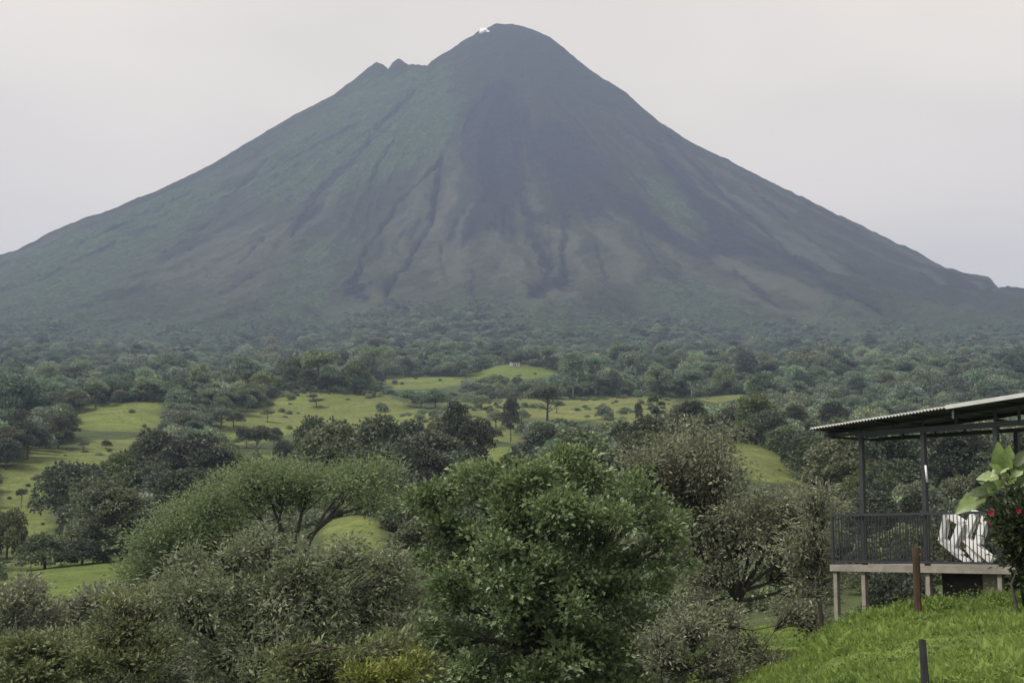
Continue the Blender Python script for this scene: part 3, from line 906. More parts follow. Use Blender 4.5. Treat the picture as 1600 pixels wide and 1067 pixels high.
BLOCK = []      # what already stands where: (X, Y, radius)
for px, top, hw, dep, kind, lab, pv in MID:
    if isinstance(dep, tuple):
        X, Y = hit(px, dep[1], y0=90, fn=ground_z)
    else:
        Y = float(dep); X = at(px, top, Y).x
    rad = hw / 2400.0 * Y
    h = max(at(px, top, Y).z - float(ground_z(X, Y)), rad * 0.9)
    plant_tree(X, Y, rad, h, kind, lab, None, 'pale' in lab and 'trunk' in lab, 'bush' if kind == 'bush' else 'tree', pv)
    BLOCK.append((X, Y, rad))


# ------------------------------------------------------------------ woods: candidates, then the ones that show largest as single trees
def wood_candidates():
    rng = np.random.default_rng(23)
    C = []
    y = 46.0
    while y < 2350:
        sp = 2.6 if y < 88 else 4.6 if y < 190 else (7.2 if y < 650 else (8.6 if y < 1150 else 11.5))
        half = 0.42 * y + 10
        n = int(2 * half / sp)
        X = np.linspace(-half, half, n) + rng.uniform(-0.45, 0.45, n) * sp
        Y = y + rng.uniform(-0.5, 0.5, n) * sp
        if y < 88: rad = rng.uniform(0.8, 1.6, n); hh = rad * rng.uniform(0.9, 1.5, n)
        elif y < 190: rad = rng.uniform(1.5, 2.8, n); hh = rad * rng.uniform(1.0, 1.7, n)
        elif y < 650: rad = rng.uniform(2.6, 5.2, n); hh = rad * rng.uniform(1.5, 2.2, n)
        elif y < 1150: rad = rng.uniform(3.4, 6.2, n); hh = rad * rng.uniform(1.4, 2.1, n)
        else: rad = rng.uniform(3.8, 7.8, n); hh = rad * rng.uniform(1.0, 1.8, n)
        if y >= 650:
            big = rng.random(n) < 0.10; rad = np.where(big, rad * rng.uniform(1.15, 1.5, n), rad * rng.uniform(0.7, 1.0, n)); hh = np.where(big, hh * rng.uniform(1.3, 1.8, n), hh * rng.uniform(0.75, 1.0, n))
        C.append(np.stack([X, Y, rad, hh], 1))
        y += sp * 0.9
    C = np.concatenate(C)
    X, Y, rad, hh = C.T
    Z = land_z(X, Y)
    # thinner woods in places, and the tree line on the mountain
    dens = fbm(X / 70.0, Y / 70.0, 3, 91)
    keep = rng.random(len(X)) < np.clip(1.15 + 0.9 * dens, 0.25, 1)
    px, pyb = photo(X, Y, Z)
    line = 535 + 42 * fbm(px / 150.0, px * 0, 4, 93) + 30 * fbm(px / 40.0, pyb / 14.0, 3, 94)
    keep &= rng.random(len(X)) < np.clip(1 - (line - pyb) / 75.0, 0, 1) ** 1.3
    small = np.clip(1 - (line + 25 - pyb) / 95.0, 0.28, 1)
    C[:, 2] *= small; C[:, 3] *= small; X, Y, rad, hh = C.T
    for bx, by, br in BLOCK:
        keep &= (X - bx) ** 2 + (Y - by) ** 2 > (br * 0.75) ** 2
    C, Z = C[keep], Z[keep]; X, Y, rad, hh = C.T
    # nothing may stand on, or in front of, the clearings
    pxc, pyc = photo(X, Y, Z + hh * 0.55); hw = rad * 2400 / Y; hv = hh * 0.5 * 2400 / Y
    bad = np.zeros(len(X), bool)
    for (P, ymax, c, y0), (W, _) in zip(PASTURES, PW):
        P = np.array(P, float); lo, hi = P.min(0), P.max(0)
        cand = (~bad) & (pxc + hw > lo[0]) & (pxc - hw < hi[0]) & (pyc + hv > lo[1]) & (pyc - hv < hi[1]) & (Y < ymax + 3)
        ii = np.nonzero(cand)[0]
        if not len(ii): continue
        inside = np.zeros(len(ii))
        for ox, oy in ((0, -0.9), (-0.6, -0.6), (0.6, -0.6), (-0.9, 0), (0.9, 0), (0, 0), (-0.5, 0.6), (0.5, 0.6), (0, 0.9)):
            inside += poly_dist(pxc[ii] + ox * hw[ii], pyc[ii] + oy * hv[ii], P) < 1.0
        bad[ii[inside >= 1]] = True
    # a look-through towards the meadow behind the garden trees
    bad |= (np.abs(X - 8.6) < 2.2 + 0.03 * Y) & (Y < 75)
    bad |= (X > 6) & (Y < 50)
    C, Z = C[~bad], Z[~bad]
    # low scrub creeping over the pastures in loose patches
    S_ = []
    for (W, c), (P, ymax, _, _) in zip(PW, PASTURES):
        W = np.array(W); lo, hi = W.min(0), W.max(0); ar = (hi - lo).prod()
        near_ = ymax < 230
        n = int(min(1500, ar / (2.0 if near_ else 14))); X = rng.uniform(lo[0], hi[0], n); Y = rng.uniform(lo[1], hi[1], n)
        d = poly_dist(X, Y, W); q = fbm(X / 34.0, Y / 44.0, 3, 99)
        k = (d < 2) & (rng.random(n) < np.clip((q - 0.36) * 4.0, 0.004, 0.95))
        if c < 0.22: k |= (d < 0) & (rng.random(n) < 0.10)
        if near_: k &= rng.random(n) < 0.35
        X, Y = X[k], Y[k]; r_ = rng.uniform(0.5, 1.7, len(X)) * (Y / 600) ** 0.3 * (0.38 if near_ else 1.0)
        S_.append(np.stack([X, Y, r_, r_ * rng.uniform(0.8, 1.6, len(X))], 1))
    S_ = np.concatenate(S_); C = np.concatenate([C, S_]); Z = np.concatenate([Z, land_z(S_[:, 0], S_[:, 1])])
    o = np.argsort(C[:, 1])
    return C[o], Z[o]


WC, WZ = wood_candidates()


def shown_area():
    """rough count of how much of each candidate shows, nearest first"""
    W_, H_ = 400, 267
    own = np.full((H_, W_), -1, int)
    area = np.zeros(len(WC), int)
    gx, gy = np.meshgrid(np.arange(W_) * 4 + 2, np.arange(H_) * 4 + 2)
    for cx, cy, ex, ey in FRONT_MASS: own[((gx - cx) / ex) ** 2 + ((gy - cy) / ey) ** 2 < 1] = 0
    X, Y, rad, hh = WC.T
    pxc, pyc = photo(X, Y, WZ + hh * 0.6); hw = rad * 2400 / Y; hv = hh * 0.45 * 2400 / Y
    # land horizon per column, by depth
    cols = np.linspace(-100, 1700, 181); a = (cols - 800) / 2400.0
    yy = np.geomspace(60, 2350, 260)
    G = photo(a[:, None] * yy, yy[None] + 0 * a[:, None], ground_z(a[:, None] * yy, yy[None] + 0 * a[:, None]))[1]
    G = np.minimum.accumulate(G, axis=1)
    gx, gy = np.meshgrid(np.arange(W_) * 4 + 2, np.arange(H_) * 4 + 2)
    for i in range(len(WC)):
        if pxc[i] < -hw[i] or pxc[i] > 1600 + hw[i]: continue
        c = int(np.clip((pxc[i] + 100) / 10, 0, 180)); k = int(np.clip(np.searchsorted(yy, Y[i] * 0.985) - 1, 0, 259))
        horizon = G[c, k]
        x0, x1 = int(max(0, (pxc[i] - hw[i]) / 4)), int(min(W_, (pxc[i] + hw[i]) / 4 + 1))
        y0, y1 = int(max(0, (pyc[i] - hv[i]) / 4)), int(min(H_, (pyc[i] + hv[i]) / 4 + 1))
        if x1 <= x0 or y1 <= y0: continue
        sx, sy = gx[y0:y1, x0:x1], gy[y0:y1, x0:x1]
        m = (((sx - pxc[i]) / hw[i]) ** 2 + ((sy - pyc[i]) / hv[i]) ** 2 < 1) & (sy < horizon) & (own[y0:y1, x0:x1] < 0)
        if sx.min() > 1290: m &= ((sy < 690) | (sy > 700))
        own[y0:y1, x0:x1][m] = i
        area[i] = m.sum()
    return area


AREA = shown_area()
order = np.argsort(-AREA)
SINGLE = [i for i in order[:215] if AREA[i] >= 6 and (WC[i][1] < 230 or WC[i][2] > 2.0)]


def wood_label(px, py, Y, kind):
    if Y < 200: w = 'in the dip ' + ('below the bright left pasture' if px < 260 else 'behind the pale flecked tree' if px < 640 else 'behind the leafy bright green tree' if px < 1010 else 'behind the airy brownish tree' if px < 1290 else 'below the pavilion')
    elif py < 600 and Y > 1100: w = 'in the hazy forest at the foot of the volcano'
    elif px < 250: w = 'in the woods left of the middle pasture'
    elif px < 480: w = 'among the trees below the middle pasture'
    elif px < 800 and Y > 690: w = 'in the belt below the farmhouse hill'
    elif px < 800: w = 'in the dark grove'
    elif px < 1080 and Y > 690: w = 'in the belt above the yellow right pasture'
    elif px < 1100: w = 'in the hollow below the yellow right pasture'
    elif px < 1290: w = 'in the woods above the sloping clearing'
    else: w = 'in the woods behind the pavilion'
    k = {'round': 'rounded tree', 'tall': 'tall narrow tree', 'bush': 'low bush', 'umbrella': 'flat spreading tree', 'tier': 'tiered tree'}[kind]
    return k + ' ' + w, w


SET_ = set(SINGLE)
KR = random.Random(5)
rest = []
SAME = {}
ORD = 'leftmost second third fourth fifth sixth seventh eighth ninth tenth eleventh twelfth thirteenth fourteenth fifteenth sixteenth seventeenth eighteenth nineteenth twentieth twenty-first twenty-second twenty-third twenty-fourth twenty-fifth twenty-sixth twenty-seventh twenty-eighth twenty-ninth thirtieth thirty-first thirty-second thirty-third thirty-fourth thirty-fifth thirty-sixth'.split()
for i in range(len(WC)):
    X, Y, rad, hh = [float(q) for q in WC[i]]
    if i in SET_:
        kind = 'bush' if (Y < 190 and KR.random() < 0.8) else KR.choices(['round', 'tall', 'umbrella', 'tier'], [6, 2, 2, 0.4])[0]
        if kind == 'tall': hh *= 1.15
        px, py = photo(X, Y, float(WZ[i]) + hh)
        lab, grp = wood_label(px, py, Y, kind)
        SAME.setdefault(lab, []).append((px, plant_tree(X, Y, rad, hh, kind, lab, ('bushes ' if kind == 'bush' else 'trees ') + grp, KR.random() < 0.15, 'bush' if kind == 'bush' else 'tree')))
    else:
        rest.append(i)

for lab, lst in SAME.items():
    if len(lst) < 2: continue
    lst.sort(key=lambda q: q[0])
    for k, (_, o) in enumerate(lst):
        if k < len(ORD): o['label'] = lab + (', ' + ORD[k] + (' of them' if k == 0 else ' from the left'))
        elif k == len(lst) - 1: o['label'] = lab + ', rightmost of them'
        else: o['label'] = lab + ', towards the right end'

# small bushes dotted over the open pastures
DOTS = [(205, 645), (225, 668), (455, 632), (545, 625), (575, 655), (640, 650), (560, 672), (715, 640), (735, 655), (760, 640), (745, 672), (725, 668), (900, 642), (970, 645), (1010, 640), (755, 710), (790, 715), (775, 728),
        (1150, 700), (1215, 735), (45, 760), (15, 780), (70, 820), (100, 712), (170, 705), (650, 592), (690, 595), (620, 600), (670, 588), (835, 585)]
DR = random.Random(19)
for k, (px, py) in enumerate(DOTS):
    X, Y = hit(px + DR.uniform(-4, 4), py, y0=190, fn=ground_z)
    r_ = DR.uniform(2.5, 6.0) / 2400 * Y
    w = 'on the left hill pasture' if px < 260 and py < 675 else 'on the yellowish left slope' if px < 260 else 'on the middle pasture' if px < 700 and py > 606 else 'left of the farmhouse hill' if py < 606 and px < 720 else 'on the farmhouse hill' if py < 606 else 'in the small clearing beside the dark grove' if py > 690 and px < 900 else 'on the sloping clearing' if px > 1100 else 'on the yellow right pasture'
    o = plant_tree(X, Y, r_, r_ * DR.uniform(0.6, 1.4), 'bush', 'small bush ' + w, 'small bushes ' + w, False, 'bush', 1)
    SAME.setdefault('#' + w, []).append((px, o))
for lab, lst in SAME.items():
    if lab[0] != '#' or len(lst) < 2: continue
    lst.sort(key=lambda q: q[0])
    for k, (_, o) in enumerate(lst): o['label'] = o['label'] + ', ' + ORD[min(k, 35)] + (' of them' if k == 0 else ' from the left')

# the remaining wood as one mass: points that carry crowns
def build_forest(ids):
    ids = np.array(ids)
    # hidden ones on near ground are not needed except as a mass
    P = WC[ids]; Z = WZ[ids]
    rng = np.random.default_rng(3)
    me = bpy.data.meshes.new('forest')
    me.vertices.add(len(ids)); me.vertices.foreach_set('co', np.stack([P[:, 0], P[:, 1], Z - 0.3], 1).astype(np.float32).ravel())
    kinds = np.where((P[:, 1] < 190) | (P[:, 2] < 2.0), 3, np.where(rng.random(len(ids)) < 0.14, 2, (fbm(P[:, 0] / 90.0, P[:, 1] / 110.0, 3, 111) + 0.35 * rng.normal(size=len(ids)) > 0.12).astype(int)))
    sc = np.stack([P[:, 2], P[:, 2], P[:, 3]], 1)
    hgt = np.array([KINDS['round'][0], KINDS['round'][0], KINDS['umbrella'][0], KINDS['bush'][0]])[kinds]
    sc[:, 2] /= hgt
    a = me.attributes.new('tree_kind', 'INT', 'POINT'); a.data.foreach_set('value', kinds.astype(np.int32))
    a = me.attributes.new('tree_scale', 'FLOAT_VECTOR', 'POINT'); a.data.foreach_set('vector', sc.astype(np.float32).ravel())
    rot = np.zeros((len(ids), 3), np.float32); rot[:, 2] = rng.uniform(0, 6.28, len(ids))
    a = me.attributes.new('tree_turn', 'FLOAT_VECTOR', 'POINT'); a.data.foreach_set('vector', rot.ravel())
    o = link('forest', me)
    tag(o, 'hazy green forest covering the valley and the foot of the volcano', 'forest', kind='stuff')
    # crowns for the mass live in a collection of their own that is not shown itself
    far = []
    for k, (kn, v) in enumerate((('round', 0), ('round', 1), ('umbrella', 0), ('bush', 1))):
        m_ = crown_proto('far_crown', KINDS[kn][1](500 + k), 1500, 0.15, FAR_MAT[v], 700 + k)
        far.append(bpy.data.objects.new('far_crown', m_))
    ng = bpy.data.node_groups.new('forest_crowns', 'GeometryNodeTree')
    ng.interface.new_socket('Geometry', in_out='INPUT', socket_type='NodeSocketGeometry')
    ng.interface.new_socket('Geometry', in_out='OUTPUT', socket_type='NodeSocketGeometry')
    gi, go = ng.nodes.new('NodeGroupInput'), ng.nodes.new('NodeGroupOutput')
    join = ng.nodes.new('GeometryNodeJoinGeometry')
    na = ng.nodes.new('GeometryNodeInputNamedAttribute'); na.data_type = 'INT'; na.inputs['Name'].default_value = 'tree_kind'
    ns = ng.nodes.new('GeometryNodeInputNamedAttribute'); ns.data_type = 'FLOAT_VECTOR'; ns.inputs['Name'].default_value = 'tree_scale'
    nt = ng.nodes.new('GeometryNodeInputNamedAttribute'); nt.data_type = 'FLOAT_VECTOR'; nt.inputs['Name'].default_value = 'tree_turn'
    for k, ob in enumerate(far):
        oi = ng.nodes.new('GeometryNodeObjectInfo'); oi.inputs['Object'].default_value = ob; oi.inputs['As Instance'].default_value = True
        cmp_ = ng.nodes.new('FunctionNodeCompare'); cmp_.data_type = 'INT'; cmp_.operation = 'EQUAL'
        ng.links.new(na.outputs['Attribute'], cmp_.inputs[2]); cmp_.inputs[3].default_value = k
        ip = ng.nodes.new('GeometryNodeInstanceOnPoints')
        ng.links.new(gi.outputs[0], ip.inputs['Points']); ng.links.new(cmp_.outputs[0], ip.inputs['Selection'])
        ng.links.new(oi.outputs['Geometry'], ip.inputs['Instance'])
        ng.links.new(nt.outputs['Attribute'], ip.inputs['Rotation']); ng.links.new(ns.outputs['Attribute'], ip.inputs['Scale'])
        ng.links.new(ip.outputs[0], join.inputs[0])
    ng.links.new(join.outputs[0], go.inputs[0])
    md = o.modifiers.new('crowns', 'NODES'); md.node_group = ng
    return o


build_forest(rest)
print('WOOD candidates', len(WC), 'single', len(SINGLE), 'smallest', AREA[SINGLE[-1]] if SINGLE else 0)

# ------------------------------------------------------------------ garden trees near by
def garden_tree(name, label, cat, Y0, base, fork, lobes, mat, bark, clumps, per, clump_r, L, Wd, trunk_r, seed, twig=0.6, inner=0.25, up=0.5, droop=0.0, depth=1.0, stems=1, group=None, twig_r=0.012, lmin=0.7, cvar=0.16):
    """base / fork / lobes in photo points; lobes = (px, py, half width px, half height px, depth offset m)"""
    rng = np.random.default_rng(seed)
    bp = at(base[0], base[1], Y0) if len(base) == 2 else Vector(base)
    gz = float(ground_z(bp.x, bp.y)); bp.z = gz - 0.1
    fp = at(fork[0], fork[1], Y0)
    root = empty(name, bp); tag(root, label, cat, group)
    LB = []
    for q in lobes:
        px, py, hx, hz = q[:4]; dy = q[4] if len(q) > 4 else 0.0
        c = at(px, py, Y0 + dy); s_ = (Y0 + dy) / 2400.0
        jj = rng.uniform(0.8, 1.12)
        LB.append((np.array(c) - np.array(bp), jj * np.array([hx * s_, hx * s_ * depth, hz * s_])))
    tb = MB()
    f0 = np.array(fp - bp); paths = []
    # stems up to the fork
    for k in range(stems):
        off = rng.normal(size=3) * 0.25 * (stems > 1); off[2] = 0
        tip = f0 + rng.normal(size=3) * 0.35 * (stems > 1)
        pts = [off * 0.4, off + (tip - off) * 0.35 + rng.normal(size=3) * 0.06, off + (tip - off) * 0.7 + rng.normal(size=3) * 0.08, tip]
        tb.tube([tuple(p) for p in pts], [trunk_r * q / math.sqrt(stems) for q in (1.15, 0.95, 0.8, 0.65)], 7)
        paths.append(tip)
    # limbs into each lobe
    areas = np.array([r[0] * r[2] for _, r in LB]); cnt = np.maximum(3, (clumps * areas / areas.sum())).astype(int)
    Ps, Ds, Ti = [], [], []
    for (c, r), n in zip(LB, cnt):
        st = paths[rng.integers(len(paths))]
        mid = st + (c - st) * 0.5 + np.array([0, 0, 0.12 * np.linalg.norm(c - st)]) + rng.normal(size=3) * 0.1
        curve = [st + 0, st * 0.36 + mid * 0.48 + c * 0.16, mid * 0.75 + st * 0.07 + c * 0.18, c * 0.7 + mid * 0.3, c]
        lr = trunk_r * 0.42 * min(1.0, 0.5 + r[0] / 2)
        tb.tube([tuple(p) for p in curve], [lr, lr * 0.8, lr * 0.62, lr * 0.45, lr * 0.25], 6)
        ns = max(5, n // 8)
        ds = unit(rng.normal(size=(ns, 3))); ds[:, 2] = np.where(ds[:, 2] < -0.4, -ds[:, 2], ds[:, 2])
        sr = rng.uniform(0.26, 0.44, ns)
        pick = rng.integers(0, ns, n)
        d = unit(rng.normal(size=(n, 3)) + ds[pick] * 0.6 + np.array([0, 0, 0.25]))
        cc = c + (ds[pick] * 0.78 + d * (sr[pick] * rng.uniform(0.75, 1.05, n))[:, None]) * r
        out_ = rng.random(n) < 0.10; cc[out_] = c + (cc[out_] - c) * rng.uniform(1.1, 1.38, (int(out_.sum()), 1))
        deep = (rng.random(n) < inner) & ~out_
        cc[deep] = c + unit(rng.normal(size=(int(deep.sum()), 3))) * rng.uniform(0.1, 0.7, (int(deep.sum()), 1)) * r
        for j in range(n):
            if rng.random() < twig:
                t = rng.uniform(0.35, 1.0); i0 = min(3, int(t * 4)); a = curve[i0] + (curve[i0 + 1] - curve[i0]) * (t * 4 - i0)
                m = (a + cc[j]) / 2 + rng.normal(size=3) * 0.08 * np.linalg.norm(cc[j] - a) + np.array([0, 0, 0.05])
                tb.tube([tuple(a), tuple(m), tuple(cc[j])], [twig_r * 1.6, twig_r * 1.1, twig_r * 0.5], 4)
        k = rng.poisson(per, n) + 2
        idx = np.repeat(np.arange(n), k)
        P = cc[idx] + rng.normal(size=(len(idx), 3)) * clump_r * np.array([1, 1, 0.6])
        D = d[idx] * 0.55 + (P - cc[idx]) / clump_r * 0.5 + rng.normal(size=(len(idx), 3)) * 0.45 + np.array([0, 0, up - droop])
        Ps.append(P); Ds.append(D)
        Ti.append(np.clip(0.5 + cvar * rng.normal(size=n)[idx] + 0.17 * rng.normal(size=len(idx)), 0, 1))
    P, D, Ti = np.concatenate(Ps), np.concatenate(Ds), np.concatenate(Ti)
    LL = L * rng.uniform(lmin, 1.3, len(P))
    V, F = leaf_arrays(P, D, LL, LL * Wd, rng)
    me = mesh_np('crown', V, F, mat, False, {'tint': np.repeat(Ti, 4)})
    link('crown', me, root)
    tb.build('trunk', bark, root, True)
    return root


LEAF_BRIGHT = leaf_mat('leaf_fresh_green', [(0.05, (0.074, 0.115, 0.050)), (0.5, (0.155, 0.218, 0.092)), (0.95, (0.267, 0.333, 0.162))], 0.38, 0.42, 0.45)
LEAF_GREY = leaf_mat('leaf_grey_green', [(0.05, (0.091, 0.112, 0.066)), (0.5, (0.197, 0.231, 0.133)), (0.78, (0.313, 0.339, 0.234)), (0.97, (0.438, 0.452, 0.338))], 0.45, 0.42, 0.2)
LEAF_BROWN = leaf_mat('leaf_brownish_green', [(0.05, (0.098, 0.110, 0.079)), (0.5, (0.199, 0.217, 0.146)), (0.8, (0.293, 0.313, 0.209)), (0.98, (0.532, 0.534, 0.354))], 0.45, 0.45, 0.2)
LEAF_FEATHER = leaf_mat('leaf_feathery', [(0.05, (0.114, 0.157, 0.080)), (0.5, (0.195, 0.257, 0.125)), (0.95, (0.270, 0.333, 0.165))], 0.4, 0.6, 0.25)
LEAF_YELLOW = leaf_mat('leaf_yellow_green', [(0.05, (0.09, 0.11, 0.03)), (0.5, (0.19, 0.22, 0.05)), (0.95, (0.32, 0.34, 0.10))], 0.35, 0.5, 0.3)
LEAF_OLIVE = leaf_mat('leaf_olive_shrub', [(0.05, (0.079, 0.099, 0.046)), (0.5, (0.164, 0.194, 0.084)), (0.95, (0.266, 0.297, 0.140))], 0.35, 0.45, 0.4)

garden_tree('tree', 'leafy bright green tree with dense clumped crown in the middle foreground', 'tree', 36, (850, 1230), (850, 1010),
            [(690, 805, 48, 40, -0.3), (745, 775, 55, 38, 0.3), (815, 768, 62, 45, -0.4), (885, 748, 60, 42, 0.2), (950, 765, 55, 42, -0.2), (1010, 800, 52, 45, 0.4), (1030, 860, 42, 45, -0.3),
             (700, 870, 58, 50, 0.2), (775, 850, 75, 55, -0.9), (860, 845, 80, 60, -1.2), (945, 850, 72, 55, -0.9), (1000, 915, 48, 50, 0.2), (690, 945, 62, 48, -0.2), (770, 935, 75, 55, -1.1), (860, 935, 75, 55, -1.3),
             (935, 950, 60, 55, -0.6), (840, 1085, 70, 50, -0.9), (700, 1090, 60, 45, -0.4), (960, 1090, 60, 40, -0.5), (760, 1060, 50, 40, -0.7), (700, 1015, 55, 45, 0.4), (900, 1030, 75, 50, -1.0), (960, 1040, 45, 45, -0.4), (800, 1010, 55, 40, 0.2)],
            LEAF_BRIGHT, BARK, 1350, 28, 0.15, 0.128, 0.70, 0.24, 5, twig=0.2, inner=0.12, up=0.30, cvar=0.22)
garden_tree('tree', 'grey green tree with pale flecked leaves at lower left in the foreground', 'tree', 32, (420, 1260), (420, 1090),
            [(300, 900, 45, 38, 0.2), (345, 872, 48, 38, -0.2), (420, 858, 50, 36, 0.1), (480, 880, 42, 30, -0.4), (540, 875, 48, 30, 0.3), (600, 900, 42, 36, -0.1), (285, 960, 45, 45, -0.4), (360, 945, 60, 48, -0.6),
             (440, 940, 60, 50, -0.8), (520, 945, 60, 45, -0.5), (590, 960, 52, 42, 0.2), (620, 940, 30, 40, 0.3), (330, 1020, 60, 45, -0.5), (420, 1025, 60, 48, -0.8), (510, 1020, 60, 45, -0.6), (590, 1030, 55, 45, -0.2), (360, 1090, 60, 40, -0.6), (470, 1090, 60, 40, -0.6), (570, 1090, 60, 40, -0.4)],
            LEAF_GREY, BARK_DARK, 1000, 24, 0.16, 0.115, 0.38, 0.11, 6, twig=0.7, inner=0.3, up=0.1, droop=0.15, stems=4)
garden_tree('tree', 'airy brownish green tree with crooked dark trunk left of the pavilion', 'tree', 46, (1125, 1050), (1185, 905),
            [(1090, 700, 55, 38, 0.3), (1040, 740, 55, 45, 0.0), (1112, 752, 48, 42, -0.5), (1090, 790, 60, 50, 0.6), (1188, 812, 46, 40, 0.2), (1250, 808, 40, 36, -0.3), (1270, 840, 40, 45, 0.0), (1150, 840, 60, 50, -0.6),
             (1215, 850, 50, 45, 0.5), (1080, 860, 50, 50, 0.2), (1240, 905, 50, 42, 0.4), (1110, 920, 50, 45, -0.4), (1075, 975, 45, 45, 0.2), (1270, 930, 36, 34, 0.8), (1000, 740, 40, 36, 0.9)],
            LEAF_BROWN, BARK_DARK, 1250, 19, 0.25, 0.13, 0.42, 0.17, 7, twig=0.6, inner=0.3, up=0.1, droop=0.2, stems=2, twig_r=0.013)
garden_tree('tree', 'wide feathery light green tree with forked dark branches behind the flecked tree', 'tree', 75, (462, 930), (455, 862),
            [(240, 870, 46, 32, 0), (275, 830, 52, 34, 0.5), (330, 800, 55, 34, -0.6), (300, 870, 48, 30, 1.5), (390, 775, 56, 32, 0.4), (440, 760, 50, 32, -0.4), (485, 768, 52, 34, 0.8), (540, 758, 46, 34, -0.3), (585, 752, 38, 32, 0.4),
             (600, 785, 32, 26, -0.2), (345, 845, 46, 26, -1.0), (225, 905, 36, 30, 0.6), (400, 745, 44, 20, 0.5)],
            LEAF_FEATHER, BARK_DARK, 1000, 34, 0.45, 0.19, 0.42, 0.24, 8, twig=0.3, inner=0.22, up=0.1, depth=1.2, stems=3, twig_r=0.02, lmin=0.5)
garden_tree('tree', 'small grey leaved tree between the airy brownish tree and the railing', 'tree', 42, (1285, 1010), (1280, 940),
            [(1275, 795, 32, 28, 0), (1290, 810, 34, 34, 0.4), (1275, 840, 34, 36, -0.3), (1255, 880, 36, 34, 0.3), (1290, 885, 28, 36, 0.6), (1275, 925, 32, 28, 0.0)],
            LEAF_BROWN, BARK_DARK, 210, 14, 0.2, 0.16, 0.34, 0.08, 9, twig=0.7, inner=0.35, up=0.1, droop=0.15)
garden_tree('shrub', 'yellow green thin stemmed shrub beside the flecked tree at lower left', 'shrub', 38, (215, 1180), (215, 1060),
            [(200, 965, 40, 36, 0), (245, 945, 36, 34, 0.3), (175, 1010, 38, 36, -0.3), (235, 1005, 42, 40, 0.2), (215, 1050, 50, 34, -0.2)], LEAF_OLIVE, BARK_DARK, 260, 14, 0.17, 0.15, 0.34, 0.07, 10, twig=0.9, inner=0.3, up=0.3, stems=4)
garden_tree('shrub', 'rounded green bush filling the bottom left corner', 'shrub', 40, (70, 1180), (70, 1080),
            [(30, 1030, 50, 34, 0), (95, 1022, 50, 36, 0.3), (145, 1045, 40, 34, -0.3), (60, 1060, 60, 30, -0.5)], LEAF_OLIVE, BARK, 260, 22, 0.18, 0.14, 0.45, 0.07, 11, twig=0.4, inner=0.2, up=0.3)
garden_tree('tree', 'small round crowned tree with pale stems at the left edge before the bright pasture', 'tree', 84, (38, 1055), (36, 985),
            [(38, 922, 24, 17, 0), (25, 945, 24, 18, 0.3), (58, 940, 20, 18, -0.3), (10, 975, 26, 20, 0.3), (75, 970, 26, 20, 0.6)], LEAF_BROWN, BARK_PALE, 170, 22, 0.34, 0.24, 0.45, 0.13, 12, twig=0.6, inner=0.3, up=0.2, stems=3)
garden_tree('bush', 'dark flat topped bush in front of the bright pasture', 'bush', 92, (175, 985), (175, 955),
            [(172, 924, 24, 10, 0), (150, 942, 28, 13, 0.4), (190, 940, 24, 13, -0.4), (120, 952, 26, 14, 0.6), (100, 960, 26, 16, 0)], LEAF_BROWN, BARK_DARK, 150, 24, 0.36, 0.24, 0.5, 0.1, 13, twig=0.4, inner=0.2, up=0.1)
garden_tree('shrub', 'olive shrub with upright stems at the bottom between flecked and leafy trees', 'shrub', 27, (560, 1180), (560, 1090),
            [(500, 1040, 45, 30, 0.2), (560, 1030, 50, 34, 0), (620, 1025, 45, 34, 0.3), (440, 1050, 40, 26, 0.1), (660, 1045, 36, 26, 0.4)], LEAF_OLIVE, BARK_DARK, 210, 16, 0.13, 0.12, 0.4, 0.05, 14, twig=0.8, inner=0.3, up=0.3, stems=4)
garden_tree('shrub', 'yellow green low shrub at the bottom edge under the leafy tree', 'shrub', 26, (610, 1200), (610, 1100), [(575, 1062, 36, 16, 0), (625, 1062, 30, 18, 0.2), (655, 1040, 20, 16, 0.6)], LEAF_YELLOW, BARK, 60, 18, 0.12, 0.12, 0.45, 0.04, 15, twig=0.4, up=0.4)
garden_tree('shrub', 'loose olive shrub under the airy brownish tree', 'shrub', 44, (1200, 1060), (1200, 1010), [(1120, 985, 40, 30, 0), (1250, 965, 40, 30, 0.4), (1160, 1015, 30, 22, 0.6), (1215, 1040, 40, 26, 0), (1275, 990, 30, 26, 0.3), (1130, 1045, 40, 28, 0)], LEAF_BROWN, BARK_DARK, 300, 18, 0.2, 0.13, 0.42, 0.05, 31, twig=0.7, inner=0.3, up=0.2, stems=4)
garden_tree('shrub', 'twiggy half bare grey bush at the bottom right of the leafy tree', 'shrub', 33, (1075, 1170), (1075, 1080),
            [(1030, 1010, 42, 40, 0), (1085, 985, 42, 40, 0.2), (1130, 1020, 36, 40, -0.2), (1060, 1050, 50, 34, 0.3), (1115, 1060, 40, 28, 0)], LEAF_BROWN, BARK_DARK, 330, 7, 0.15, 0.12, 0.34, 0.06, 16, twig=1.0, inner=0.4, up=0.15, stems=5, twig_r=0.009)

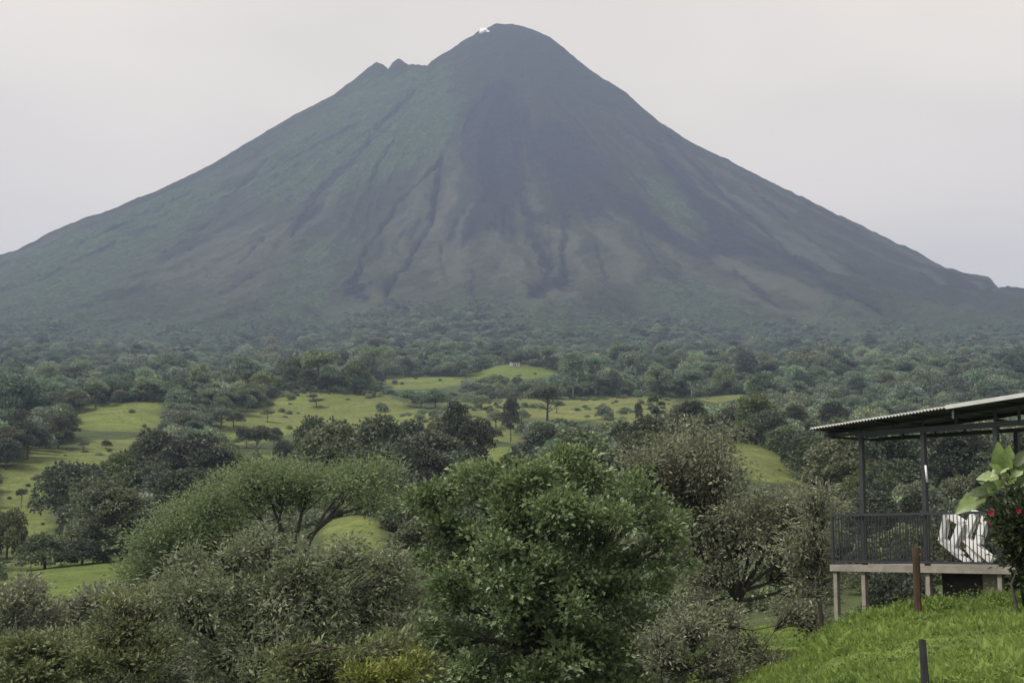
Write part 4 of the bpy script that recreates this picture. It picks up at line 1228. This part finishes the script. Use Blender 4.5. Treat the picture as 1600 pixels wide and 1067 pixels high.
# ------------------------------------------------------------------ open pavilion on the bank
STEEL = plain_mat('dark_painted_steel', (0.030, 0.034, 0.038), 0.5, 0.2, 5.0, 0.0, 0.4)
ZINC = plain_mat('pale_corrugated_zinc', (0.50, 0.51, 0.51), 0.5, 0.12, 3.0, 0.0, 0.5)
UNDER = plain_mat('shaded_roof_underside', (0.075, 0.080, 0.080), 0.8, 0.2, 2.0)  # zinc darkened by colour for the shade beneath the roof
CONC = plain_mat('weathered_concrete', (0.23, 0.215, 0.185), 0.9, 0.25, 4.0, bump=0.3)
CONC_D = plain_mat('dark_wall', (0.030, 0.028, 0.026), 0.9, 0.3, 3.0, bump=0.3)  # near-black wall colour, tone varied by noise
CONC_B = plain_mat('beige_block', (0.20, 0.175, 0.14), 0.9, 0.2, 4.0, bump=0.3)
WHITE = plain_mat('white_plastic', (0.78, 0.78, 0.77), 0.4, 0.04, 2.0)
C0 = Vector((6.42, 31.0, 0)); UU = Vector((0.622, -0.783, 0)).normalized(); VV = Vector((0.783, 0.622, 0)).normalized(); ZZ = Vector((0, 0, 1))
FL, RT, BT = -0.40, 0.60, 2.12


def pv(t, w, z): return C0 + UU * t + VV * w + ZZ * z


pav = empty('pavilion', pv(0, 0, FL)); PO = pav.location.copy()
tag(pav, 'open pavilion with corrugated roof and dark railing on the grassy bank', 'pavilion')


def pbox(b, t0, t1, w0, w1, z0, z1):
    b.box(pv((t0 + t1) / 2, (w0 + w1) / 2, (z0 + z1) / 2) - PO, (abs(t1 - t0), abs(w1 - w0), abs(z1 - z0)), (UU, VV, ZZ))


def part(name, mat, *boxes, parent=None, sm=False):
    b = MB()
    for q in boxes: pbox(b, *q)
    return b.build(name, mat, parent or pav, sm)


def pbar(name, mat, a, c, w, h, parent=None):
    b = MB(); b.bar(pv(*a) - PO, pv(*c) - PO, w, h); return b.build(name, mat, parent or pav)


def roof_z(t): return 2.290 + 0.063 * (t + 0.38)


part('floor_slab', CONC, (-0.06, 7.2, -0.04, 3.2, FL - 0.13, FL))
for t, w in ((0.03, 0.05), (0.72, 0.06), (2.24, 0.06), (3.80, 0.06), (5.6, 0.06), (0.03, 3.0)):
    p = pv(t, w, 0); g = float(ground_z(p.x, p.y)) - 0.15
    part('support_column', CONC, (t - 0.045, t + 0.045, w - 0.045, w + 0.045, g, FL - 0.132))
part('retaining_wall', CONC_D, (2.36, 3.30, 0.30, 0.45, -1.35, FL - 0.133))
part('wall_block', CONC_B, (3.302, 3.735, 0.22, 0.40, -1.35, FL - 0.133))
part('retaining_wall', CONC_D, (3.86, 7.1, 0.30, 0.45, -1.3, FL - 0.133))
POSTS = (0.72, 2.20, 3.80, 5.5, 7.0)
for t in POSTS: part('post', STEEL, (t - 0.042, t + 0.042, 0.045, 0.13, FL + 0.002, BT - 0.002))
for t in (3.3, 7.0): part('post', STEEL, (t - 0.042, t + 0.042, 1.46, 1.55, FL + 0.002, BT - 0.002))
part('front_beam', STEEL, (0.60, 7.3, 0.045, 0.125, BT, BT + 0.10))
part('back_beam', STEEL, (0.05, 7.3, 1.46, 1.54, BT, BT + 0.08))
pbar('eave_beam', STEEL, (0.02, -0.05, BT + 0.02), (0.02, 1.7, BT + 0.02), 0.05, 0.05)
pbar('tie_bar', STEEL, (0.02, 0.08, BT + 0.055), (0.60, 0.08, BT + 0.055), 0.05, 0.05)


# corrugated sheets, ribs running back from the front edge

t = -0.25
while t < 7.3:
    t1 = min(t + 0.912, 7.4); n = int((t1 - t) / 0.019); V, F = [], []
    lift = 0.0 if int((t + 0.4) / 0.912) % 2 == 0 else 0.004
    for i in range(n + 1):
        tt = t + (t1 - t) * i / n
        z = roof_z(tt) + 0.016 * math.sin(2 * math.pi * (tt + 0.38) / 0.076) + lift
        for w in (-0.32, 1.75):
            for dz in (0.0, 0.022): V.append(tuple(pv(tt, w, z + dz) - PO))
    for i in range(n):
        a, b_ = i * 4, i * 4 + 4
        F += [(a + 1, a + 3, b_ + 3, b_ + 1), (a, b_, b_ + 2, a + 2), (a, a + 1, b_ + 1, b_), (a + 2, b_ + 2, b_ + 3, a + 3)]
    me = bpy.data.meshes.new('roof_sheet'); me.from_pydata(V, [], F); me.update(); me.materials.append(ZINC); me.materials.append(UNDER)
    for k in range(1, len(F), 4): me.polygons[k].material_index = 1  # lower faces take the colour with the shade painted in
    link('roof_sheet', me, pav)
    t = t1
b = MB(); b.bar(pv(3.05, -0.345, roof_z(3.05) + 0.012) - PO, pv(7.4, -0.345, roof_z(7.4) + 0.012) - PO, 0.02, 0.075); b.build('flashing', ZINC, pav)
for w in (0.10, 1.30):
    pbar('rafter', STEEL, (-0.22, w + 0.1, roof_z(-0.22) - 0.062), (7.35, w + 0.1, roof_z(7.35) - 0.062), 0.05, 0.075)
pbar('bottom_chord', STEEL, (0.02, 1.42, BT + 0.03), (7.3, 1.42, BT + 0.03), 0.05, 0.05)
for t in (0.30, 1.35, 2.2, 3.0, 4.1, 5.2, 6.3, 7.2):
    pbar('purlin', STEEL, (t, -0.25, roof_z(t) - 0.032), (t, 1.7, roof_z(t) - 0.032), 0.05, 0.035)
for t in (0.72, 1.5, 2.20, 2.95, 3.80, 4.3, 4.75, 5.5, 6.2):
    for w, lo in ((0.085, BT + 0.102), (1.42, BT + 0.056)):
        if roof_z(t) - 0.10 - lo > 0.03: pbar('strut', STEEL, (t, w, lo), (t, w, roof_z(t) - 0.11), 0.045, 0.045)
for ta, tb_ in ((2.95, 3.75), (3.85, 4.28), (4.32, 4.75), (4.8, 5.45)):
    pbar('diagonal_brace', STEEL, (ta, 1.45, roof_z(ta) - 0.12), (tb_, 1.45, BT + 0.07), 0.04, 0.04)
b = MB(); b.bar(pv(-0.18, 0.0, BT + 0.02) - PO, pv(-0.18, 0.0, BT + 0.15) - PO, 0.045, 0.045); b.build('gutter_bracket', ZINC, pav)
b = MB(); b.bar(pv(3.02, -0.1, BT + 0.20) - PO, pv(3.02, -0.1, BT + 0.36) - PO, 0.035, 0.035); b.build('gutter_bracket', ZINC, pav)
pbar('tie_bar', STEEL, (-0.18, 0.03, BT + 0.06), (0.02, 0.03, BT + 0.055), 0.03, 0.03)
# railings
rail = part('railing', STEEL, (-0.02, 7.0, -0.025, 0.015, RT - 0.05, RT), (-0.02, 7.0, -0.02, 0.012, FL + 0.04, FL + 0.08), (-0.02, 0.03, -0.03, 0.018, FL + 0.001, RT - 0.051))
bal = MB(); bal.box((0, 0, 0), (0.013, 0.013, RT - FL - 0.134), (UU, VV, ZZ)); bal_me = bal.mesh('baluster', STEEL)
for k in range(62):
    link('baluster', bal_me, rail, pv(0.09 + 0.082 * k, -0.005, (RT + FL) / 2 + 0.014) - PO)
rail2 = part('railing', STEEL, (-0.02, 0.02, 0.02, 3.1, RT - 0.05, RT), (-0.02, 0.016, 0.02, 3.1, FL + 0.04, FL + 0.08))
for k in range(36):
    link('baluster', bal_me, rail2, pv(0.0, 0.10 + 0.086 * k, (RT + FL) / 2 + 0.014) - PO)

# white tube hung on the middle post
tube_o = MB(); pt = at(1446.5, 740, 29.1); tube_o.tube([pt + Vector((0, 0, 0.16)) - pt, pt + Vector((0.012, 0, 0)) - pt, pt + Vector((0.02, 0, -0.16)) - pt], 0.02, 8)
o = tube_o.build('white_tube', WHITE, None, True); o.location = pt
tag(o, 'short white tube fixed upright to the middle post of the pavilion', 'tube')


# white slatted lounge chairs behind the railing
def lounge(name, label, bars, w0, w1, slats):
    t_of = lambda px, w: None
    def p3(px, py, w):
        # point of the photo on the upright plane that stands w metres behind the railing
        a, b_ = slope_of(px, py); o_ = C0 + VV * w
        tt = (float(a) * o_.y - o_.x) / (UU.x - float(a) * UU.y)
        q = o_ + UU * tt
        return q + ZZ * (float(b_) * q.y)
    root = empty(name, p3(bars[0][0][0], bars[0][0][1], w0)); root.location.z = FL + 0.003
    tag(root, label, 'chair', 'white lounge chairs on the deck')
    O = root.location.copy(); L3 = []
    mid = [(p3(*a, w0) - O, p3(*c, w0) - O, wd) for a, c, wd in bars]
    lift = min(min(q[0].z, q[1].z) for q in mid)
    for k, w in enumerate((0, w1 - w0)):
        b = MB()
        for a, c, wd in mid: b.bar(a + VV * w, c + VV * w, 0.045, wd, up=UU + ZZ * 0.4)
        b.build('side_frame', WHITE, root)
    for i, n, nm in slats:
        a, c, wd = mid[i]
        for j in range(n):
            q = a + (c - a) * ((j + 0.5) / n)
            b = MB(); d = (c - a).normalized(); L_ = (c - a).length / n * 0.82
            nrm = d.cross(VV).normalized()
            b.box(q + VV * (w1 - w0) / 2, (L_, max((w1 - w0) - 0.05, 0.03), 0.022), (d, VV, nrm))
            b.build(nm, WHITE, root)
    return root


lounge('lounge_chair', 'white folded lounge chair behind the railing, next to the middle post',
       [((1479, 801), (1470, 845), 0.11), ((1470, 843), (1500, 868), 0.12), ((1480, 803), (1504, 818), 0.12), ((1502, 816), (1488, 852), 0.13), ((1488, 862), (1512, 878), 0.06)], 0.55, 0.64, [(3, 5, 'back_slat')])
lounge('lounge_chair', 'white folded lounge chair behind the railing, next to the red flowered shrub',
       [((1524, 799), (1505, 842), 0.15), ((1522, 800), (1543, 802), 0.10), ((1541, 801), (1527, 848), 0.13), ((1505, 840), (1549, 875), 0.12), ((1510, 855), (1528, 878), 0.08)], 0.66, 0.75, [(0, 5, 'back_slat')])

# ------------------------------------------------------------------ posts on the bank
def rough_post(name, label, px, top, Y, width, mat, lean, seed):
    rng = random.Random(seed)
    p = at(px, top, Y); gz = float(ground_z(p.x, Y)) - 0.25
    H = p.z - gz; b = MB(); n = 8; rings = 9
    pts = [(lean * (1 - k / (rings - 1)) * H, 0, k / (rings - 1) * H) for k in range(rings)]
    for k, (x, y, z) in enumerate(pts):
        r = width / 2 * (1.08 - 0.12 * k / rings) * rng.uniform(0.93, 1.05)
        for j in range(n):
            a = 2 * math.pi * j / n + 0.4
            rr = r * (1.12 if j % 2 == 0 else 0.98) * rng.uniform(0.95, 1.05)
            b.v.append((x + rr * math.cos(a), y + rr * math.sin(a), z + (rng.uniform(-0.02, 0.02) if k == rings - 1 else 0)))
    for k in range(rings - 1):
        for j in range(n):
            j2 = (j + 1) % n; b.f.append((k * n + j, k * n + j2, (k + 1) * n + j2, (k + 1) * n + j))
    b.f.append(tuple(range((rings - 1) * n, rings * n)))
    o = b.build(name, mat); o.location = (p.x, Y, gz); tag(o, label, 'post')


rough_post('wooden_post', 'rusty brown wooden post standing before the deck', 1431, 855, 27.6, 0.13, bark_mat('rust_brown_wood', (0.040, 0.026, 0.018), (0.100, 0.062, 0.042)), 0.0, 1)
rough_post('fence_post', 'thin dark grey fence post in the grass at the bottom edge', 1441, 1000, 17.0, 0.085, bark_mat('dark_wood', (0.020, 0.021, 0.024), (0.055, 0.056, 0.060)), 0.035, 2)

# ------------------------------------------------------------------ big leaved plant and flowering shrub
LEAF_BIG = NT('broad_leaf'); _n = LEAF_BIG.noise(7, 3)
LEAF_BIG_M = LEAF_BIG.surf(LEAF_BIG.mix(LEAF_BIG.ramp(_n, [(0.3, (0.1,) * 3), (0.7, (0.9,) * 3)]), (0.10, 0.16, 0.045), (0.22, 0.30, 0.09)), 0.4, 0, None, 0.4, 0.3)
LEAF_PALE = NT('pale_broad_leaf'); LEAF_PALE_M = LEAF_PALE.surf(LEAF_PALE.ramp(LEAF_PALE.noise(6, 3), [(0.3, (0.30, 0.38, 0.17)), (0.7, (0.46, 0.52, 0.30))]), 0.4, 0, None, 0.4, 0.3)
LEAF_DK = NT('dark_broad_leaf'); LEAF_DK_M = LEAF_DK.surf(LEAF_DK.ramp(LEAF_DK.noise(6, 3), [(0.3, (0.035, 0.058, 0.022)), (0.7, (0.075, 0.110, 0.042))]), 0.4, 0, None, 0.4, 0.25)


def broad_leaf_mesh(name, mat):
    prof = [(0, 0.02), (0.06, 0.20), (0.18, 0.34), (0.32, 0.30), (0.42, 0.42), (0.56, 0.33), (0.68, 0.30), (0.80, 0.19), (0.92, 0.09), (1.0, 0.0)]
    V, F = [], []
    for s_, w in prof:
        z = -0.28 * s_ ** 2
        w *= 0.72
        V += [(s_, -w, z + 0.28 * w - 0.1 * w * w), (s_, 0, z), (s_, w, z + 0.28 * w - 0.1 * w * w)]
    for i in range(len(prof) - 1):
        a = i * 3; F += [(a, a + 3, a + 4, a + 1), (a + 1, a + 4, a + 5, a + 2)]
    me = bpy.data.meshes.new(name); me.from_pydata(V, [], F); me.update(); me.materials.append(mat)
    me.polygons.foreach_set('use_smooth', np.ones(len(F), bool))
    return me


BL = [broad_leaf_mesh('leaf', m) for m in (LEAF_BIG_M, LEAF_PALE_M, LEAF_DK_M)]
PY = 25.6
pb = at(1600, 905, PY); pb.z = float(ground_z(pb.x, PY)) - 0.05
plant = empty('broadleaf_plant', pb); tag(plant, 'tall plant with big bright green leaves beside the right post of the pavilion', 'plant')
LV = [  # base px,py -> tip px,py, class
    (1563, 738, 1562, 692, 0), (1570, 735, 1582, 694, 0), (1560, 744, 1529, 744, 1), (1575, 728, 1548, 738, 1), (1572, 752, 1600, 728, 0), (1552, 768, 1518, 777, 0), (1540, 772, 1494, 794, 0), (1556, 772, 1524, 764, 0),
    (1565, 765, 1590, 752, 1), (1580, 760, 1612, 748, 0), (1570, 790, 1545, 783, 2), (1578, 785, 1608, 775, 2), (1585, 745, 1600, 706, 0), (1560, 800, 1538, 812, 2), (1575, 805, 1556, 830, 2), (1590, 800, 1612, 812, 2),
    (1582, 770, 1566, 800, 2), (1595, 775, 1625, 765, 2), (1600, 740, 1632, 722, 0), (1545, 762, 1530, 748, 0), (1588, 820, 1570, 850, 2), (1600, 830, 1620, 850, 2), (1566, 752, 1545, 765, 0), (1560, 838, 1574, 858, 1), (1572, 745, 1552, 722, 0), (1578, 742, 1592, 716, 2), (1556, 758, 1536, 756, 2), (1590, 758, 1606, 738, 2), (1550, 775, 1535, 790, 2), (1568, 778, 1584, 792, 0), (1545, 768, 1512, 768, 2), (1596, 752, 1616, 730, 0), (1586, 728, 1604, 700, 2)]
b = MB(); lr_ = random.Random(4)
top = at(1568, 742, PY) - pb
b.tube([(0, 0, 0), tuple(Vector((top.x * 0.3, 0.05, top.z * 0.35))), tuple(Vector((top.x * 0.8, 0, top.z * 0.7))), tuple(top)], [0.03, 0.026, 0.02, 0.01], 6)
t2 = at(1548, 766, PY) - pb; b.tube([tuple(Vector((top.x * 0.3, 0.05, top.z * 0.35))), tuple(t2 * 0.8), tuple(t2)], [0.02, 0.015, 0.008], 5)
t3 = at(1592, 735, PY) - pb; b.tube([tuple(Vector((top.x * 0.3, 0.05, top.z * 0.35))), tuple(t3 * 0.75), tuple(t3)], [0.02, 0.015, 0.008], 5)
for ax_, ay_, bx_, by_, c in LV:
    dy = lr_.uniform(-0.25, 0.25)
    A_ = at(ax_, ay_, PY + dy); B_ = at(bx_, by_, PY + dy + lr_.uniform(-0.18, 0.18))
    d = B_ - A_; ln = d.length; d.normalize()
    n_ = Vector((lr_.uniform(-0.4, 0.4), -0.75, lr_.uniform(0.2, 0.9))); n_ = (n_ - d * n_.dot(d)).normalized(); s_ = n_.cross(d)
    from mathutils import Matrix
    M_ = Matrix((d, s_, n_)).transposed().to_4x4()
    o = link('leaf', BL[c], plant); o.matrix_local = Matrix.Translation(A_ - pb) @ M_ @ Matrix.Scale(ln * 1.0, 4)
    near_stem = Vector((top.x * 0.75, 0, A_.z - pb.z - 0.10))
    b.tube([tuple(near_stem), tuple(A_ - pb)], [0.007, 0.005], 4)
b.build('stem', LEAF_DK_M, plant, True)

shrub = garden_tree('flowering_shrub', 'dark leafy shrub with red flowers at the right edge before the deck', 'shrub', 25.2, (1590, 960), (1588, 890),
                    [(1592, 830, 26, 34, 0), (1610, 800, 30, 36, 0.2), (1582, 872, 22, 30, 0.1), (1615, 860, 36, 40, 0), (1622, 905, 30, 30, 0.1), (1566, 815, 12, 16, 0.1)],
                    leaf_mat('shrub_dark_leaf', [(0.1, (0.020, 0.030, 0.014)), (0.6, (0.045, 0.064, 0.026)), (0.95, (0.10, 0.125, 0.055))], 0.2, 0.4, 0.4), BARK_DARK, 170, 20, 0.11, 0.12, 0.5, 0.03, 20, twig=0.5, up=0.2)
RED = plain_mat('red_petal', (0.30, 0.022, 0.050), 0.5, 0.25, 12.0)
for px, py, r in ((1548, 801, 0.06), (1591, 798, 0.05), (1546, 818, 0.03)):
    b = MB(); c = at(px, py, 24.9) - shrub.location
    for k in range(6):
        a = k * 1.047 + 0.3; d = Vector((math.cos(a), -0.45, math.sin(a))).normalized(); s_ = d.cross(Vector((0, 1, 0))).normalized()
        b.add([c, c + d * r * 0.6 + s_ * r * 0.45, c + d * r * 1.1 + Vector((0, -0.01, 0)), c + d * r * 0.6 - s_ * r * 0.45], [(0, 1, 2), (0, 2, 3)])
    b.tube([c, c + Vector((0, -r * 0.8, r * 0.2))], [0.006, 0.01], 5)
    b.build('flower', RED, shrub)

# ------------------------------------------------------------------ farmhouse on its hill
fx, fy = hit(806, 572, y0=950, fn=ground_z)
fh = empty('farmhouse', (fx, fy, float(ground_z(fx, fy)) - 0.3), 0.12); fh.scale = (0.72, 0.72, 0.62); tag(fh, 'tiny white farmhouse on top of the fresh green hill', 'house')
FW = plain_mat('white_wall', (0.46, 0.47, 0.47), 0.8, 0.08, 0.5); FR = plain_mat('pale_metal_roof', (0.46, 0.47, 0.48), 0.5, 0.1, 0.5, 0.2)
b = MB(); b.box((0, 0, 1.3), (7.0, 4.0, 2.6)); b.build('wall', FW, fh)
b = MB(); b.prism([(-3.8, 2.45), (3.8, 2.45), (3.2, 3.1), (-3.2, 3.1)], 4.8, (Vector((1, 0, 0)), Vector((0, 0, 1)), Vector((0, 1, 0))), (0, 0, 0.16)); b.build('roof', FR, fh)
b = MB(); b.box((-4.6, -0.3, 1.6), (2.0, 2.6, 3.2)); b.prism([(-6.0, 3.2), (-3.2, 3.2), (-4.6, 4.4)], 3.0, (Vector((1, 0, 0)), Vector((0, 0, 1)), Vector((0, 1, 0))), (0, -0.3, 0.005)); b.build('porch', FW, fh)
b = MB(); b.box((-0.8, -2.02, 1.05), (1.0, 0.06, 2.0)); b.build('door', BARK, fh)
for x in (-2.4, 1.6): b = MB(); b.box((x, -2.02, 1.5), (1.1, 0.06, 1.0)); b.build('window', STEEL, fh)

# ------------------------------------------------------------------ steam at the summit
def puff(px, py, w, h, label, Y):
    c = at(px, py, Y)
    th0 = math.atan2(c.x - VX, VD - Y)
    b = bpy.data.meshes.new('steam'); import bmesh
    bm = bmesh.new(); rg = random.Random(int(px))
    for k in range(7):
        r = h / 2400 * Y * rg.uniform(0.35, 0.6)
        ret = bmesh.ops.create_icosphere(bm, subdivisions=2, radius=r)
        off = Vector((rg.uniform(-0.5, 0.5) * w / 2400 * Y, rg.uniform(-6, 6), rg.uniform(-0.3, 0.45) * h / 2400 * Y))
        for v in ret['verts']: v.co = v.co * rg.uniform(0.92, 1.08) + off
    bm.to_mesh(b); bm.free()
    for p in b.polygons: p.use_smooth = True
    b.materials.append(plain_mat('white_steam', (0.85, 0.85, 0.85), 1.0, 0.02, 0.02, spec=0.0))
    o = link('steam', b, None, c); tag(o, label, 'steam')


puff(757, 50, 12, 8, 'small white puff of steam at the summit of the volcano', 3925.0)


# ------------------------------------------------------------------ grass of the near bank
def bank_grass():
    rng = np.random.default_rng(77)
    n = 52000
    X = rng.uniform(3.0, 13.5, n); Y = 13.5 + 19.5 * rng.random(n) ** 1.1
    a = X / Y
    keep = (a > 0.13) & (a < 0.38)
    d = fbm(X / 1.1, Y / 1.1, 3, 15)
    keep &= rng.random(n) < 0.72 + 0.5 * d
    # not inside the deck
    tt = (X - C0.x) * UU.x + (Y - C0.y) * UU.y; ww = (X - C0.x) * VV.x + (Y - C0.y) * VV.y
    keep &= ~((ww > 0.25) & (tt > 0.2))
    wb = ww[keep]; X, Y, d = X[keep], Y[keep], d[keep]
    X2 = rng.uniform(4.5, 13, 14000); Y2 = rng.uniform(36, 62, 14000); X, Y = np.concatenate([X, X2]), np.concatenate([Y, Y2]); d = np.concatenate([d, fbm(X2 / 1.1, Y2 / 1.1, 3, 15)]); wb = np.concatenate([wb, X2 * 0 - 9]); n = len(X); Z = ground_z(X, Y)
    tall = np.clip(0.095 + 0.17 * d + 0.09 * np.exp(-((wb + 0.45) / 0.8) ** 2) * (vnoise(X / 0.7, Y / 0.7, 35) > 0.45) + 0.03 * rng.normal(size=n), 0.03, 0.4)
    m = 6
    P = np.repeat(np.stack([X, Y, Z - 0.02], 1), m, 0) + rng.normal(size=(n * m, 3)) * np.array([0.05, 0.05, 0])
    D = rng.normal(size=(n * m, 3)) * np.array([0.55, 0.55, 0.15]) + np.array([0, 0, 1.0])
    L = np.repeat(tall, m) * rng.uniform(0.6, 1.4, n * m)
    wid = np.where(rng.random(n * m) < 0.35, 0.42, 0.10)
    V, F = leaf_arrays(P, D, L, L * wid + 0.006, rng, 0.1)
    ti = np.repeat(np.repeat(np.clip(0.5 + 0.42 * d + 0.55 * fbm(X / 3.5, Y / 3.5, 2, 39) + 0.12 * rng.normal(size=n), 0, 1), m) * 0.75 + 0.25 * rng.random(n * m), 4)
    # broad weeds among the grass
    nw = 2600; Xw = rng.uniform(3.5, 13, nw); Yw = 14 + 17 * rng.random(nw)
    tw = (Xw - C0.x) * UU.x + (Yw - C0.y) * UU.y; w_ = (Xw - C0.x) * VV.x + (Yw - C0.y) * VV.y
    k = (Xw / Yw > 0.14) & ~((w_ > 0.2) & (tw > 0)) & (rng.random(nw) < np.clip(0.22 + 1.1 * fbm(Xw / 1.6, Yw / 1.6, 3, 37) + 0.5 * np.exp(-(w_ / 1.2) ** 2), 0, 1))
    Xw, Yw = Xw[k], Yw[k]; m2 = 22; h_ = np.repeat(rng.uniform(0.04, 0.20, len(Xw)) + 0.26 * rng.random(len(Xw)) * np.exp(-(w_[k] / 0.6) ** 2), m2)
    Pw = np.repeat(np.stack([Xw, Yw, ground_z(Xw, Yw)], 1), m2, 0) + rng.normal(size=(len(h_), 3)) * np.array([0.07, 0.07, 0]) ; Pw[:, 2] += h_ * rng.random(len(h_))
    Dw = rng.normal(size=(len(h_), 3)) * np.array([0.8, 0.8, 0.2]) + np.array([0, 0, 0.5])
    Lw = rng.uniform(0.035, 0.08, len(h_)); Vw, Fw = leaf_arrays(Pw, Dw, Lw, Lw * 0.5, rng)
    F = np.concatenate([F, Fw + len(V)]); V = np.concatenate([V, Vw]); ti = np.concatenate([ti, np.repeat(np.clip(np.repeat(rng.uniform(0, 0.9, len(Xw)), m2) + 0.1 * rng.normal(size=len(h_)), 0, 1), 4)])
    mat = leaf_mat('bank_grass', [(0.1, (0.100, 0.157, 0.047)), (0.5, (0.175, 0.255, 0.062)), (0.95, (0.267, 0.354, 0.093))], 0.45, 0.6, 0.2)
    o = link('grass', mesh_np('grass', V, F, mat, False, {'tint': ti}))
    tag(o, 'rough green grass and weeds covering the bank below the deck', 'grass', kind='stuff')


bank_grass()
